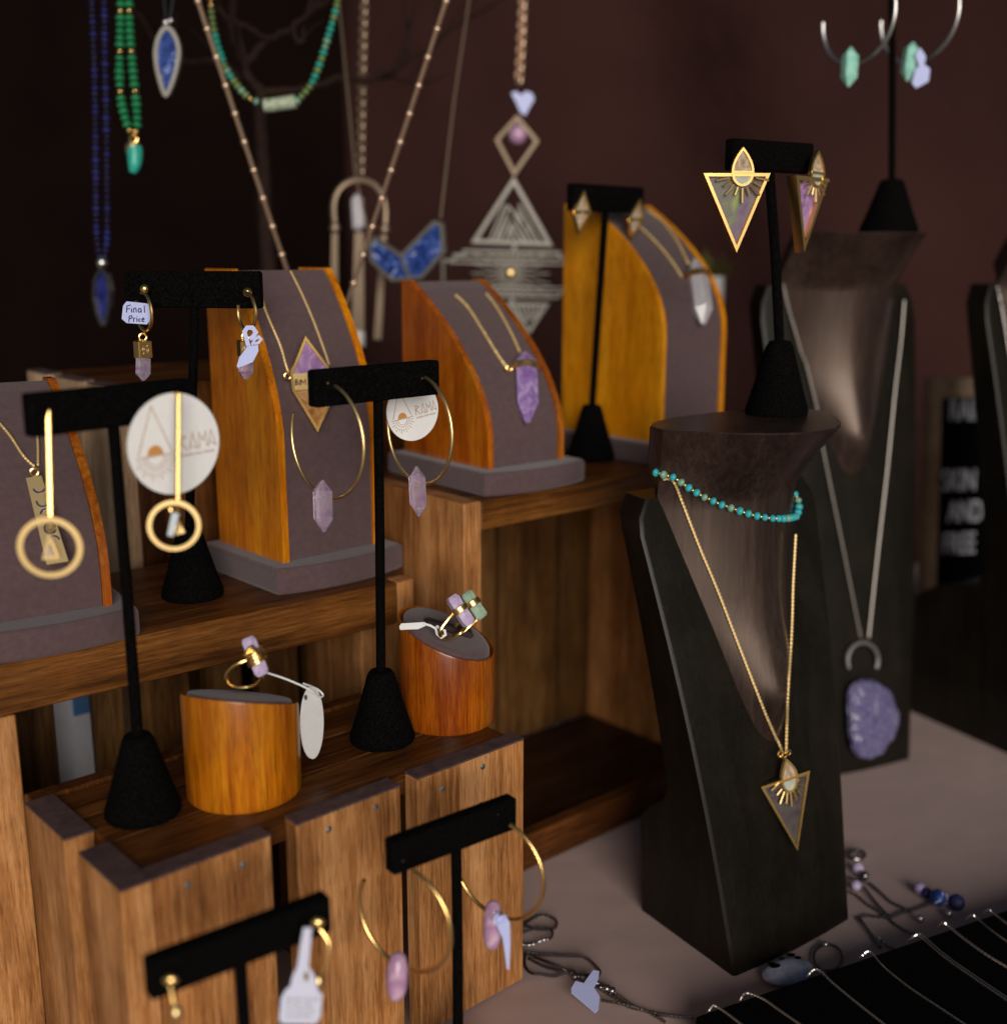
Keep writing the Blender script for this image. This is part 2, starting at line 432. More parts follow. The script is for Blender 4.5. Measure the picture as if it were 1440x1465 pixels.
rp = ramp(t, [(0, (.30, .28, .46)), (.5, (.13, .115, .26)), (1, (.06, .05, .15))]); t.links.new(vo.outputs['Distance'], rp.inputs[0]); t.links.new(rp.outputs[0], b.inputs['Base Color'])
b.inputs['Roughness'].default_value = .10
b.inputs['Coat Weight'].default_value = .5
b.inputs['Coat Roughness'].default_value = .05
bp = t.nodes.new('ShaderNodeBump'); bp.inputs['Strength'].default_value = 1; bp.inputs['Distance'].default_value = .0026
t.links.new(vo.outputs['Distance'], bp.inputs['Height']); t.links.new(bp.outputs[0], b.inputs['Normal'])
wood('black_wood', 'Z', (.0060, .0044, .0027), (.0088, .0066, .0040), (.0125, .0096, .0058), spec=.22, rough=.40, scale=1.3, bump=.22)
wood('neck_wood', 'Z', (.017, .0092, .0074), (.030, .0175, .0142), (.048, .030, .0245), rough=.34, scale=.7, bump=.30, spec=.58, tint=(1, .78, .66))
simple('twig', (.018, .0088, .0062), rough=.8, spec=.12, var=.4, vscale=200, bump=.5, bscale=500)
simple('cloth', (.50, .345, .305), rough=.92, spec=.1, var=.025, vscale=30, bump=.4, bscale=6, sheen=.1, bdist=.012)
simple('drape', (.031, .0128, .0112), rough=.95, spec=.04, var=.32, vscale=2.2, bump=.5, bscale=5, bdist=.05)
simple('drape_shade', (.0055, .0026, .0020), rough=.95, spec=.03, var=.2, vscale=9)  # shade at the left of the backdrop, given as a cloth colour
simple('felt', (.002, .002, .002), rough=.95, spec=.04, bump=.3, bscale=1500)
simple('letter_white', (.72, .72, .82), rough=.5)
wood('oak', 'Z', (.32, .19, .105), (.48, .31, .18), (.58, .41, .27), rough=.5)
simple('paving', (.42, .40, .37), rough=.9, var=.3, vscale=8)
simple('leaf', (.085, .080, .014), rough=.5, var=.3, vscale=60)
simple('pot_white', (.62, .60, .58), rough=.35)
simple('paper_bag', (.88, .88, .93), rough=.7, var=.05, vscale=60)
simple('paper_blue', (.10, .25, .55), rough=.7)

# ------------------------------------------------------------------ setting
struct('ground', MB().add([(-30, -30, -.76), (30, -30, -.76), (30, 30, -.76), (-30, 30, -.76)], [[0, 1, 2, 3]]), MAT['paving'])
tb = MB(); nx, ny = 60, 40
vs = []; fs = []
for j in range(ny + 1):
    for i in range(nx + 1):
        x, y = -1.3 + 2.6 * i / nx, .30 + 1.42 * j / ny
        z = -.0004 + .0004 * math.sin(9 * x + 3) * math.sin(7 * y)
        vs.append((x, y, z))
for j in range(ny):
    for i in range(nx):
        a = j * (nx + 1) + i; fs.append([a, a + 1, a + nx + 2, a + nx + 1])
tb.add(vs, fs, True)
tb.add([(-1.3, .30, -.0004), (1.3, .30, -.0004), (1.3, .29, -.76), (-1.3, .29, -.76)], [[0, 1, 2, 3]])
struct('tablecloth', tb, MAT['cloth'])
def curtain(name, x0, x1, y, amp, freq, mat, z0=-.75, z1=2.0, diag=0.0):
    m = MB(); vs = []; fs = []; a_, b_ = 110, 24
    for j in range(b_ + 1):
        for i in range(a_ + 1):
            x = x0 + (x1 - x0) * i / a_; z = z0 + (z1 - z0) * j / b_
            q = x + diag * (z - .4)
            vs.append((x, y + amp * (math.sin(freq * q) + .5 * math.sin(2.3 * freq * q + 1.3)), z))
    for j in range(b_):
        for i in range(a_):
            k = j * (a_ + 1) + i; fs.append([k, k + 1, k + a_ + 2, k + a_ + 1])
    return struct(name, m.add(vs, fs, True), mat)
curtain('backdrop_curtain', -1.8, 1.8, 1.86, .055, 8, MAT['drape'], diag=.35)
curtain('backdrop_curtain', -1.8, -.22, 1.68, .012, 16, MAT['drape_shade'])  # added near-black sheet, stands in for shade on the left backdrop

# ------------------------------------------------------------------ crates
YAW = 41
U = yawdir(YAW); N = Vector((-U.y, U.x, 0))
def crate(label, origin, yaw, group='stained wooden crates used as risers'):
    return thing('wooden_crate', label, 'crate', origin, yaw, group)
def slat(parent, lo, hi, mat, name='slat', bev=.0009, label=None):
    return part(name, MB().box(lo, hi, bev), MAT[mat], parent, world=False, label=label)
def cap(parent, lo, hi):       # raw sawn end of a slat
    return part('sawn_end', MB().box(lo, hi, .0003), MAT['endgrain_shaded'], parent, world=False)
nail_src = []
def nail(parent, loc, ydir=True):
    if not nail_src:
        m = MB().lathe([(.0001, -.0006), (.0021, -.0004), (.0020, .0001), (.0001, .0008)], 10)
        q = Matrix.Rotation(R(90), 4, 'X'); m.v = [q @ v for v in m.v]
        o = part('nail', m, MAT['silver'], parent, world=False); o.location = loc; nail_src.append(o)
    else: o = same(nail_src[0], parent, loc)
    return o

# front crate: origin = its front-left corner on the table
ZF = .172
FO = pz(172, 1275, ZF); FO.z = 0
fc = crate('near crate with wide upright front slats and small nails, lowest of the risers', FO, 42.2)
fm = wmat(fc); fi = fm.inverted()
fpl = Plane(FO, facing(42.2))
def fx(x, y): return (fi @ fpl.at(x, y)).x
TH = .013
xs = [(.0172, fx(388, 1186)), (fx(424, 1169), fx(573, 1118)), (fx(597, 1105), fx(750, 1056))]
for k, (a, b_) in enumerate(xs):
    s_ = slat(fc, (a, 0, 0.001), (b_, TH, ZF - .0012), 'crateZ')
    part('sawn_end', MB().box((a, 0, ZF - .0012), (b_, TH, ZF), .0003), MAT['endgrain_shaded'], s_, world=False)
    for px, py in [((268, 1267), (347, 1238)), ((470, 1187), (537, 1155)), ((632, 1129), (690, 1097))][k]:
        q = fi @ fpl.at(px, py); nail(s_, (q.x, -.0002, q.z))
FL, FD = xs[2][1], .124
for a, b_, zt in ((0, .050, ZF), (.068, FD, ZF - .0005)):      # left end slats
    s_ = slat(fc, (0, a, 0.001), (.0165, b_, zt - .0012), 'crateZ')
    part('sawn_end', MB().box((0, a, zt - .0012), (.0165, b_, zt), .0003), MAT['endgrain_shaded'], s_, world=False)
for a, b_ in ((.014, .052), (.0535, .0885), (.090, FD)):           # boards of the top
    slat(fc, (.0172, a, ZF - .016), (FL, b_, ZF - .003), 'walnutX', 'top_board')
for a, b_ in ((TH + .0005, .052), (.060, FD)):
    slat(fc, (FL - TH, a, .001), (FL - .0005, b_, ZF - .0175), 'crateZ')
for a, b_ in ((.004, .07), (.08, .15), (.165, .235), (.245, FL)):
    slat(fc, (a, FD + .0005, .001), (b_, FD + .012, ZF - .001), 'walnutZ')

# middle crate: open front, back slats seen through it
ZM = .245
MO = pz(590, 828, ZM); MO.z = 0
mlen, myaw = .305, 39
MO = MO - yawdir(myaw) * mlen
mc = crate('middle crate with an open front and a plain rail, standing behind the near crate', MO, myaw)
mi = wmat(mc).inverted()
MDp = .150
for a, b_ in ((.013, .058), (.0595, .104), (.1055, MDp)):
    slat(mc, (0, a, ZM - .013), (mlen, b_, ZM), 'walnutX', 'top_board')
slat(mc, (.0, 0, ZM - .030), (mlen - .0135, .0125, ZM), 'railX', 'front_rail')
slat(mc, (mlen - .013, -.0008, .001), (mlen + .0005, .045, ZM - .0002), 'crateZ', 'corner_post')
slat(mc, (.0, -.001, .001), (.032, .012, ZM - .0305), 'crateZ', 'corner_post')
slat(mc, (mlen - .012, .052, .001), (mlen, .094, ZM - .0135), 'crateZ')
slat(mc, (mlen - .012, .10, .001), (mlen, MDp - .014, ZM - .0135), 'crateZ')
slat(mc, (.0, .02, .001), (.012, MDp - .014, ZM - .0135), 'walnutZ')
slat(mc, (.0, 0, .004), (mlen, MDp, .016), 'walnutX', 'bottom_board')
mb_pl = Plane(wmat(mc) @ Vector((0, MDp - .013, 0)), facing(myaw))
def mx_(x, y): return (mi @ mb_pl.at(x, y)).x
for a, b_ in ((20, 80), (139, 180), (192, 276), (300, 350), (375, 430), (445, 520)):
    slat(mc, (mx_(a, 1060), MDp - .013, .001), (mx_(b_, 1045), MDp - .0015, ZM - .0135), 'back_shadedZ')
slat(mc, (.02, .02, .0165), (.028, MDp - .015, ZM - .0135), 'walnutZ')

# right rear crate
ZB = .298
BO = pz(662, 721, ZB); BO.z = 0
byaw, blen, bdep = 41, .30, .165
bc = crate('rear right crate with open front and tall back slats, highest of the open risers', BO, byaw)
bi = wmat(bc).inverted()
slat(bc, (.0, -.0006, .001), (.0165, bdep, ZB - .0002), 'crateZ', 'end_board')
slat(bc, (blen - .0165, 0, .001), (blen, bdep, ZB - .0002), 'crateZ', 'end_board')
slat(bc, (.017, .0, ZB - .022), (blen - .017, .012, ZB - .0006), 'railX', 'front_rail')
for a, b_ in ((.0125, .062), (.064, .113), (.115, bdep)):
    slat(bc, (.017, a, ZB - .013), (blen - .017, b_, ZB - .0006), 'walnutX', 'top_board')
bb = Plane(wmat(bc) @ Vector((0, bdep - .012, 0)), facing(byaw))
def bx_(x, y): return (bi @ bb.at(x, y)).x
for a, b_ in ((640, 708), (716, 794), (804, 866), (884, 935)):
    slat(bc, (max(.018, bx_(a, 900)), bdep - .012, .017), (min(blen - .018, bx_(b_, 890)), bdep, ZB - .0137), 'back_shadedZ')
slat(bc, (.017, -.012, .001), (blen - .017, -.0005, .030), 'walnutX', 'front_rail')
wood('floor_shadedX', 'X', (.018, .006, .002), (.040, .013, .004), (.07, .026, .008), rough=.5)  # floor board colour darkened to paint the shade deep in the crate
slat(bc, (.017, .0, .004), (blen - .017, bdep - .0125, .0165), 'floor_shadedX', 'bottom_board')

# tall rear left crate
ZR = .374
RO = U * .335 + N * .815; RO.z = 0
rc = crate('tall rear left crate with pale end slats, behind the leftmost display', RO, YAW)
for a, b_ in ((.0, .052), (.068, .118), (.134, .18)):
    s_ = slat(rc, (.0, a, .001), (.013, b_, ZR - .0012), 'oak')
    part('sawn_end', MB().box((0, a, ZR - .0012), (.013, b_, ZR), .0003), MAT['endgrain_shaded'], s_, world=False)
for a, b_ in ((.0135, .09), (.10, .18), (.19, .265)):
    slat(rc, (a, .0, .001), (b_, .012, ZR), 'walnutZ')
for a, b_ in ((.0125, .06), (.062, .118), (.12, .18)):
    slat(rc, (.0135, a, ZR - .016), (.265, b_, ZR - .004), 'walnutX', 'top_board')
slat(rc, (.0135, .18 + .0005, .001), (.265, .192, ZR - .004), 'walnutZ', 'back_panel')
slat(rc, (.252, .0125, .001), (.265, .1798, ZR - .0165), 'walnutZ', 'end_board')

# white bag seen through the middle crate
q = Plane(U * 0 + N * .86, facing(YAW)).at(108, 1060); q.z = 0
bag = thing('paper_bag', 'white paper bag with a blue patch, seen through the gap in the middle crate', 'bag', q, YAW)
m = MB()
m.box((-.075, 0, 0), (.06, .05, .20), .002)
part('body', m, MAT['paper_bag'], bag, world=False)
part('print', MB().box((.0, -.0012, .115), (.03, .0, .15), .0002), MAT['paper_blue'], bag, world=False)

# ------------------------------------------------------------------ curved display ramps
class Display: pass
def display(label, corner, yaw, W, D, H, yt, z0, p, group='suede fronted ramps with wooden sides', wood_l='orangeZ', base=True, bz=.018, bl=.012, bfr=.016, colour=None):
    o = Vector(corner); o.z -= bz
    t = thing('display_ramp', label, 'necklace display', o, yaw, group)
    def f(zf): return yt * max(0, (zf - z0) / (1 - z0)) ** p
    K = 20
    prof = [(f(i / K), H * i / K) for i in range(K + 1)] + [(D, H), (D, 0)]
    T = .0052
    for x0 in (0, W - T):
        m = MB(); m.prism([(x0, y, bz + z) for y, z in prof], (T, 0, 0))
        part('side_panel', m, MAT[wood_l], t, world=False)
    m = MB()
    ins = [(y + .0018, z) for y, z in prof[:K + 1]] + [(D - .003, H - .002), (D - .003, .0005)]
    ins = [(y, min(z, H - .0012)) for y, z in ins]
    m.prism([(T + .0002, y, bz + z + (.0003 if z < .001 else 0)) for y, z in ins], (W - 2 * T - .0004, 0, 0))
    front = part('suede_front', m, MAT['suede'], t, world=False)
    mw = MB(); mw.v = [wmat(t) @ v for v in m.v]; mw.f = m.f; 
    # padded plate below: front edge bowed
    m = MB(); ol = []
    for i in range(13):
        a = i / 12
        ol.append((-bl + (W + 2 * bl) * a, -bfr + .005 - .0095 * math.sin(math.pi * a) ** .8))
    ol += [(W + bl, D + .006), (-bl, D + .006)]
    n_ = len(ol); cx, cy = W / 2, D / 2
    vs = []; fs = []
    lev = [(0, .985), (.002, 1), (bz - .003, 1), (bz - .0008, .985), (bz, .96)]
    for z, s_ in lev:
        vs += [(cx + (x - cx) * s_, cy + (y - cy) * s_, z) for x, y in ol]
    for j in range(len(lev) - 1):
        for i in range(n_):
            k = (i + 1) % n_; fs.append([j * n_ + i, j * n_ + k, (j + 1) * n_ + k, (j + 1) * n_ + i])
    fs.append(list(range(n_))[::-1]); fs.append([4 * n_ + i for i in range(n_)])
    m.add(vs, fs)
    part('base', m, MAT['suede'], t, world=False)
    r = Display(); r.t = t; r.bvh = mw.tree(); r.plane = Plane(wmat(t) @ Vector((0, .0018, 0)), facing(yaw)); r.yaw = yaw
    return r
def hit(bvh, x, y, off=.0012):
    r = ray(x, y).normalized()
    loc, nrm, idx, dist = bvh.ray_cast(C0, r, 3)
    if loc is None: return None
    if nrm.dot(r) > 0: nrm = -nrm
    return loc + nrm * off
def drape(bvh, pix, off=.0012, per=8):
    pts = spline([(x, y, 0) for x, y in pix], per)
    out = [hit(bvh, p.x, p.y, off) for p in pts]
    return [p for p in out if p is not None]

dB = display('tall suede ramp with bright orange wooden sides holding a diamond shaped pendant', pz(405, 806, ZM + .018), 43, .082, .085, .196, .050, .42, 1.75)
dC = display('short suede ramp with reddish orange sides holding a purple crystal point', pz(698, 672, ZB + .017), 39, .074, .108, .134, .098, .14, 1.9, wood_l='redwoodZ', bz=.017)
dD = display('rear suede ramp with yellow orange sides holding a clear crystal point', pz(943, 634, ZB + .017), 42, .084, .115, .196, .090, .45, 2.0, bz=.017, wood_l='amberZ')
aR = pz(161, 866, ZM + .018)
dA = display('suede ramp cut off by the left picture edge, holding a gold bar pendant', aR - yawdir(34) * .082, 34, .082, .108, .128, .095, .15, 1.9, wood_l='redwoodZ')

# ------------------------------------------------------------------ black wooden busts
def bust(label, base, yaw, w0, zs, L, w1, zt, Lt, wt, tip, foot=.096, footz=.075):
    t = thing('necklace_bust', label, 'display bust', base, yaw, 'black wooden necklace busts')
    K = 28; m = MB(); secs = []
    def wz(f): return w0 + (w1 - w0) * (f ** 1.15)
    def yf(z): return L * (z / zs) - .006 * math.sin(math.pi * min(1, z / zs))
    for i in range(K + 1):
        f = i / K; z = zs * f
        yb = yf(z) + .052 - .026 * f
        k = min(1, max(0, (z - footz) / .035)); k = k * k * (3 - 2 * k)
        yb = yb * k + foot * (1 - k)
        wb = wz(f) * (.93 if z > footz else .93)
        ww = wz(f); y0 = yf(z); ch = .0018
        if f > .93:
            q = (f - .93) / .07; ww -= .012 * q * q; wb = ww - .004
        secs.append([(-ww, y0 + ch * .7, z), (-ww + ch, y0, z), (-ww + ch * 1.6, y0 - .0003, z), (-ww * .5, y0 - .002, z), (0, y0 - .003, z), (ww * .5, y0 - .002, z), (ww - ch * 1.6, y0 - .0003, z), (ww - ch, y0, z), (ww, y0 + ch * .7, z), (ww * .999, y0 + ch * 1.3, z), (wb, yb - ch * 1.5, z), (wb, yb - ch, z), (wb - ch, yb, z), (-wb + ch, yb, z), (-wb, yb - ch, z), (-wb, yb - ch * 1.5, z), (-ww * .999, y0 + ch * 1.3, z)])
    n_ = len(secs[0]); vs = [p for s_ in secs for p in s_]; fs = []
    for j in range(K):
        for i in range(n_):
            k = (i + 1) % n_; fs.append([j * n_ + i, j * n_ + k, (j + 1) * n_ + k, (j + 1) * n_ + i])
    fs.append(list(range(n_))[::-1]); fs.append([K * n_ + i for i in range(n_)])
    m.add(vs, fs, True)
    ch_ = part('chest', m, MAT['black_wood'], t, world=False)
    # neck and throat: one carved form that thins to a point down the chest
    g = MB(); rings = []; A = 28; Q = 46
    for i in range(Q + 1):
        f = i / Q
        z = tip + (zt - tip) * f
        q = (z - tip) / (zs - tip)          # 1 at the shoulders
        if z <= zs:
            hw = .006 + (w1 * .76 - .006) * q ** .80
            e_ = min(1, q / .30); pr = .0215 * e_ * e_ * (3 - 2 * e_) + .0195 * max(0, (q - .50) / .50) ** 1.6
            bk = .010
            cy = yf(z)
        else:
            h = (z - zs) / (zt - zs)
            hw = w1 * .76 + (wt - w1 * .76) * h ** 1.3
            pr = .041 + .020 * h ** 1.3
            bk = .010 + .030 * min(1, h * 2.5)
            cy = yf(zs) + (Lt - yf(zs) + .004) * h
        ring = []
        for a in range(A):
            th = 2 * math.pi * a / A
            cx, sx = math.cos(th), math.sin(th)
            ex = math.copysign(abs(cx) ** .82, cx)
            ey = -(1 - abs(cx) ** (1.45 + .75 * max(0, q - .6))) if sx < 0 else abs(sx) ** .9
            if sx < 0: ex = cx
            ring.append((hw * ex, cy + (ey * pr if sx < 0 else ey * bk), z))
        rings.append(ring)
    top = rings[-1]; cyt = sum(p[1] for p in top) / A
    rings.append([(p[0] * .985, cyt + (p[1] - cyt) * .985, zt + .0012) for p in top])
    vs = [p for r_ in rings for p in r_]; fs = []
    for j in range(len(rings) - 1):
        for i in range(A):
            k = (i + 1) % A; fs.append([j * A + i, j * A + k, (j + 1) * A + k, (j + 1) * A + i])
    fs.append(list(range(A))[::-1]); fs.append([(len(rings) - 1) * A + i for i in range(A)])
    g.add(vs, fs, True); g.sm[-1] = False
    nk = part('neck', g, MAT['neck_wood'], t, world=False)
    M4 = wmat(t); w_ = MB(); w_.v = [M4 @ v for v in m.v] + [M4 @ v for v in g.v]; w_.f = m.f + [[i + len(m.v) for i in f] for f in g.f]
    r = Display(); r.t = t; r.bvh = w_.tree(); r.M = M4; r.yf = yf
    r.face = Plane(M4 @ Vector((0, -.003, 0)), M4.to_3x3() @ Vector((0, -zs, L)))
    r.top = M4 @ Vector((0, Lt, zt + .0012)); r.ztop = zt + .0012
    return r
bG = bust('black wooden bust nearest the camera, wearing a turquoise bead choker', (.2015, .7142, 0), 35.5, .0597, .3125, .0802, .0879, .3594, .0603, .0784, .13)
bH = bust('tall dark bust behind the front one, wearing a silver chain with a purple geode', (.332, .9951, 0), 23, .0593, .4414, .074, .0883, .4853, .0445, .0647, .26, footz=.11)
bI = bust('dark bust cut off by the right picture edge, beside the letter board', (.548, 1.035, 0), 30, .0593, .4414, .080, .0883, .4853, .0545, .0647, .26, foot=.15, footz=.13)

# ------------------------------------------------------------------ earring T-stands
def tstand(label, base, top, yaw, aL, aR, hb=.021, rc=.0205, hc=.046, pr=.0030, th=.009, cone=True):
    t = thing('earring_stand', label, 'earring stand', base, yaw, 'black velvet T shaped earring stands')
    tw = pY(*top, base[1]) if len(top) == 2 else Vector(top)
    tl = wmat(t).inverted() @ tw; zt = tl.z
    prof = [(rc * .96, 0), (rc, .0015), (rc * .99, .004), (rc * .78, hc * .38), (rc * .56, hc * .72), (rc * .42, hc * .94), (rc * .34, hc), (rc * .16, hc * 1.015), (.0004, hc * 1.015)]
    part('base', MB().lathe(prof, 40), MAT['velvet'], t, world=False)
    part('pole', MB().tube([(0, 0, hc * .9), tl * .5 + Vector((.0004, 0, hc * .45)), Vector((tl.x, tl.y, zt - hb / 2 + .0006))], pr, 10), MAT['velvet'], t, world=False)
    part('crossbar', MB().box((tl.x - aL, tl.y - th / 2, zt - hb / 2), (tl.x + aR, tl.y + th / 2, zt + hb / 2), .0012), MAT['velvet'], t, world=False)
    fr_ = Plane(wmat(t) @ Vector((0, tl.y - th / 2, 0)), facing(yaw))
    return fr_
P1 = pz(205, 1163, ZF - .003)
f1 = tstand('earring stand with gold stick and ring earrings, on the near crate at left', P1, (160, 581), 50, .0455, .046)
P3 = pz(547, 1058, ZF - .003)
f3 = tstand('earring stand with large gold hoops, on the near crate by the ring holder', P3, (540, 547), 44, .047, .045)
P2 = pz(276, 852, ZM)
f2 = tstand('earring stand with small gold huggies, on the middle crate behind the round card', P2, (277, 414), -8, .0445, .0445, hb=.023)
P4 = pz(845, 656, ZB)
f4 = tstand('earring stand with tiny pointed gold studs, beside the rear ramp', P4, (866, 284), 46, .044, .046, hb=.021)
P5 = Vector(pd(1110, 590, .775)); P5.z = bG.ztop
P5 = pz(1110, 592, bG.ztop)
f5 = tstand('earring stand with big triangle earrings, on top of the front bust', P5, (1101, 224), 32, .0365, .0365, hb=.0195, rc=.0215, hc=.050, pr=.0035)
P6 = pz(1268, 326, bH.ztop)
P6 = bH.top + Vector((.022, .002, 0))
f6 = tstand('earring stand with silver hoops, on top of the tall rear bust', P6, (1276, -70), 20, .05, .05, rc=.025, hc=.045)
Z7, Z8 = .168, .166
e7 = [pz(556, 1226, Z7), pz(733, 1160, Z7)]
y7 = math.degrees(math.atan2(e7[1].y - e7[0].y, e7[1].x - e7[0].x)); c7 = pz(652, 1190, Z7)
f7 = tstand('low earring stand with hoops and pink crystals, before the near crate at right', (c7.x, c7.y, 0), (c7.x, c7.y, Z7), y7, (c7 - e7[0]).length, (e7[1] - c7).length, hb=.019)
e8 = [pz(210, 1400, Z8), pz(468, 1303, Z8)]
y8 = math.degrees(math.atan2(e8[1].y - e8[0].y, e8[1].x - e8[0].x)); c8 = pz(342, 1350, Z8)
f8 = tstand('lowest earring stand with a printed price label, at the bottom picture edge', (c8.x, c8.y, 0), (c8.x, c8.y, Z8), y8, (c8 - e8[0]).length, (e8[1] - c8).length, hb=.019)

# ------------------------------------------------------------------ jewellery helpers
def arc(c, Rr, dirdeg, t0, t1, n=48):
    d_ = yawdir(dirdeg)
    return [c + d_ * (Rr * math.cos(R(t0 + (t1 - t0) * i / n))) + Vector((0, 0, Rr * math.sin(R(t0 + (t1 - t0) * i / n)))) for i in range(n + 1)]
def px(zc): return zc / FPX
def swing(name): pass

# --- stand 3: large hoops with clear amethyst points
G3 = 'large gold hoops with clear crystal points'
def hoop(label, c_px, zc, Rr, dd, t0, t1, rw, mat, cr, crm, post=None, group=None, name='hoop_earring', rnd=False, sq=1.0):
    c = pd(*c_px, zc); t = thing(name, label, 'earring', c, 0, group)
    part('hoop', MB().tube(arc(c, Rr, dd, t0, t1, 60), rw, 10), MAT[mat], t)
    if post:
        a, b_ = post
        part('post', MB().tube([a, b_], .0006, 6).ball(b_, .0016, 8, 5), MAT[mat], t)
    if cr:
        (ax, ay), (bx, by), rr, zo = cr
        zz = zc + zo
        if rnd:
            a, b_ = pd(ax, ay, zz), pd(bx, by, zz); L = (b_ - a)
            m = MB().crystal(a, b_, rr, 8, .22, .22, blunt=.45, sq=sq)
        else: m = MB().crystal(pd(ax, ay, zz), pd(bx, by, zz), rr, 6, .2, .24, sq=sq)
        o = part('crystal', m, MAT[crm], t)
        if rnd:
            o.data.polygons.foreach_set('use_smooth', [True] * len(o.data.polygons))
            b2 = o.modifiers.new('round', 'SUBSURF'); b2.levels = b2.render_levels = 2
    return t
def front_of(f, x, y, off=0): return f.at(x, y, off)
pL = f3.at(470, 547); pR = f3.at(606, 542)
zL = .668; zR = .708
hoop('left hoop with a crystal point, hanging before the suede ramp', (467, 630), zL, .0338, -44, 84, -203, .0011, 'gold_soft', ((461, 687), (463, 761), 14 * px(zL), -.006), 'amethyst_clear', (f3.at(468, 548, .0006), f3.at(468, 548, -.014)), G3)
hoop('right hoop with a crystal point, hanging round the white card', (599, 615), zR, .0335, -50, 78, -200, .0011, 'gold_soft', ((595.5, 667), (599, 739), 12.5 * px(zR), -.006), 'amethyst_clear', (f3.at(603, 541, .0006), f3.at(603, 541, -.014)), G3)

# round printed cards
def card(label, c, yaw, roll, rad, lean=0, n=56, small=1.0):
    t = thing('jewellery_card', label, 'card', c, 0, 'round white brand cards')
    nrm = facing(yaw, lean); xx = yawdir(yaw); zz = xx.cross(nrm) * -1
    zz = nrm.cross(xx) * -1 if zz.z < 0 else zz
    if zz.z < 0: zz = -zz
    cr, sr = math.cos(R(roll)), math.sin(R(roll))
    ex, ez = xx * cr + zz * sr, zz * cr - xx * sr
    part('disc', MB().prism([c + (ex * math.cos(2 * math.pi * i / n) + ez * math.sin(2 * math.pi * i / n)) * rad for i in range(n)], -nrm * .0009), MAT['card'], t)
    def P(x, y): return c + ex * (x * rad) + ez * (y * rad) + nrm * .0002
    def S_(m, pts, wd): m.strip([P(*p) for p in pts], nrm, wd * rad, .0002)
    m = MB()
    # drop shaped outline over a horizon line, rays below
    S_(m, [(-.80, -.12), (-.44, .80), (-.08, -.12)], .022)
    S_(m, [(-.86, -.17), (-.02, -.17)], .022)
    for k in range(13):
        a = math.pi + math.pi * (k + .5) / 13
        r0, r1 = .30, (.46 if k % 2 else .40)
        S_(m, [(-.44 + r0 * math.cos(a), -.20 + r0 * math.sin(a)), (-.44 + r1 * math.cos(a), -.20 + r1 * math.sin(a))], .02)
    S_(m, [(-.44 + .25 * math.cos(math.pi + math.pi * k / 14), -.19 + .25 * math.sin(math.pi + math.pi * k / 14)) for k in range(15)], .018)
    S_(m, [(-.44 + .18 * math.cos(math.pi + math.pi * k / 14), -.19 + .18 * math.sin(math.pi + math.pi * k / 14)) for k in range(15)], .018)
    # RAMA in thin angular strokes
    L = [[(.10, -.16), (.10, .16), (.24, .10), (.12, .01), (.26, -.16)],
         [(.31, -.16), (.40, .17), (.49, -.16), (.37, -.10)],
         [(.54, -.16), (.54, .15), (.63, -.02), (.70, .17), (.70, -.14)],
         [(.74, -.15), (.82, .17), (.91, -.15), (.79, -.06)]]
    for l in L: S_(m, l, .024)
    x = .10
    rr_ = random.Random(3)
    for word in (7, 4, 6):                     # the small line under the name
        for _ in range(word):
            S_(m, [(x, -.255 + .012), (x + .022, -.255 - .014)], .014); S_(m, [(x, -.243), (x + .026, -.243)], .012); S_(m, [(x, -.272), (x + .026, -.272)], .012)
            x += .042
        x += .028
    part('lettering', m, MAT['print_brown'], t)
    pts = [(-.44 + .17 * math.cos(math.pi * k / 16), -.15 + .19 * math.sin(math.pi * k / 16)) for k in range(17)]
    part('sun_emblem', MB().prism([P(*p) for p in pts], nrm * .0002), MAT['print_orange'], t)
    return t, nrm
c3 = pd(590.5, 588, .735)
card('white card with a sun emblem behind the right hoop', c3, 36, 8, 43 * px(.735))
c1 = pd(250, 635, .583)
card('white card with a sun emblem hanging over the left stand, behind a gold stick', c1, 46, 2, 73 * px(.583))

# --- stand 1: gold sticks with rings
G1 = 'gold stick earrings with rings'
def stick(label, top, bot, zc, wpx, ring_c, rr, rw, dd, tri, zoff):
    s_ = px(zc); t = thing('stick_earring', label, 'earring', pd(*top, zc), 0, G1)
    a, b_ = pd(*top, zc), pd(*bot, zc)
    part('stick', MB().tube([a, a + (b_ - a) * .01, b_], wpx * s_ / 2, 8), MAT['gold'], t)
    part('post', MB().tube([a + Vector((0, 0, -.002)), a + Vector((-.004, .012, -.002))], .0006, 6).ball(a + Vector((-.004, .012, -.002)), .0018, 8, 5), MAT['gold'], t)
    c = pd(*ring_c, zc)
    m = MB(); K = 56; d_ = yawdir(dd)
    pts = [c + d_ * (rr * s_ * math.cos(2 * math.pi * k / K)) + Vector((0, 0, rr * s_ * math.sin(2 * math.pi * k / K))) for k in range(K)]
    m.strip(pts, d_.cross(Vector((0, 0, 1))), rw * s_, .0016, closed=True)
    part('ring', m, MAT['gold_soft'], t)
    for k, (poly, zo, mt) in enumerate(tri):
        nm = 'charm' if mt != 'opal_plate' else 'shell_chip'
        ps = [pd(x, y, zc + zo) for x, y in poly]
        part(nm, MB().prism(ps, Vector((.0, .0016, 0))), MAT[mt], t)
    part('jump_ring', MB().tube(arc(pd(ring_c[0], ring_c[1] - rr + 12, zc + .001), 6 * s_, dd + 40, 0, 360, 16), .0007, 6), MAT['gold'], t)
    return t
stick('larger blurred stick and ring earring, before the gold bar pendant', (68, 576), (72, 744), .556, 10.5, (72, 783), 41, 8.5, 8,
      [([(70, 762), (86, 799), (60, 801)], .001, 'gold_soft'), ([(70, 775), (78, 795), (64, 796)], -.0008, 'rutile')], 0)
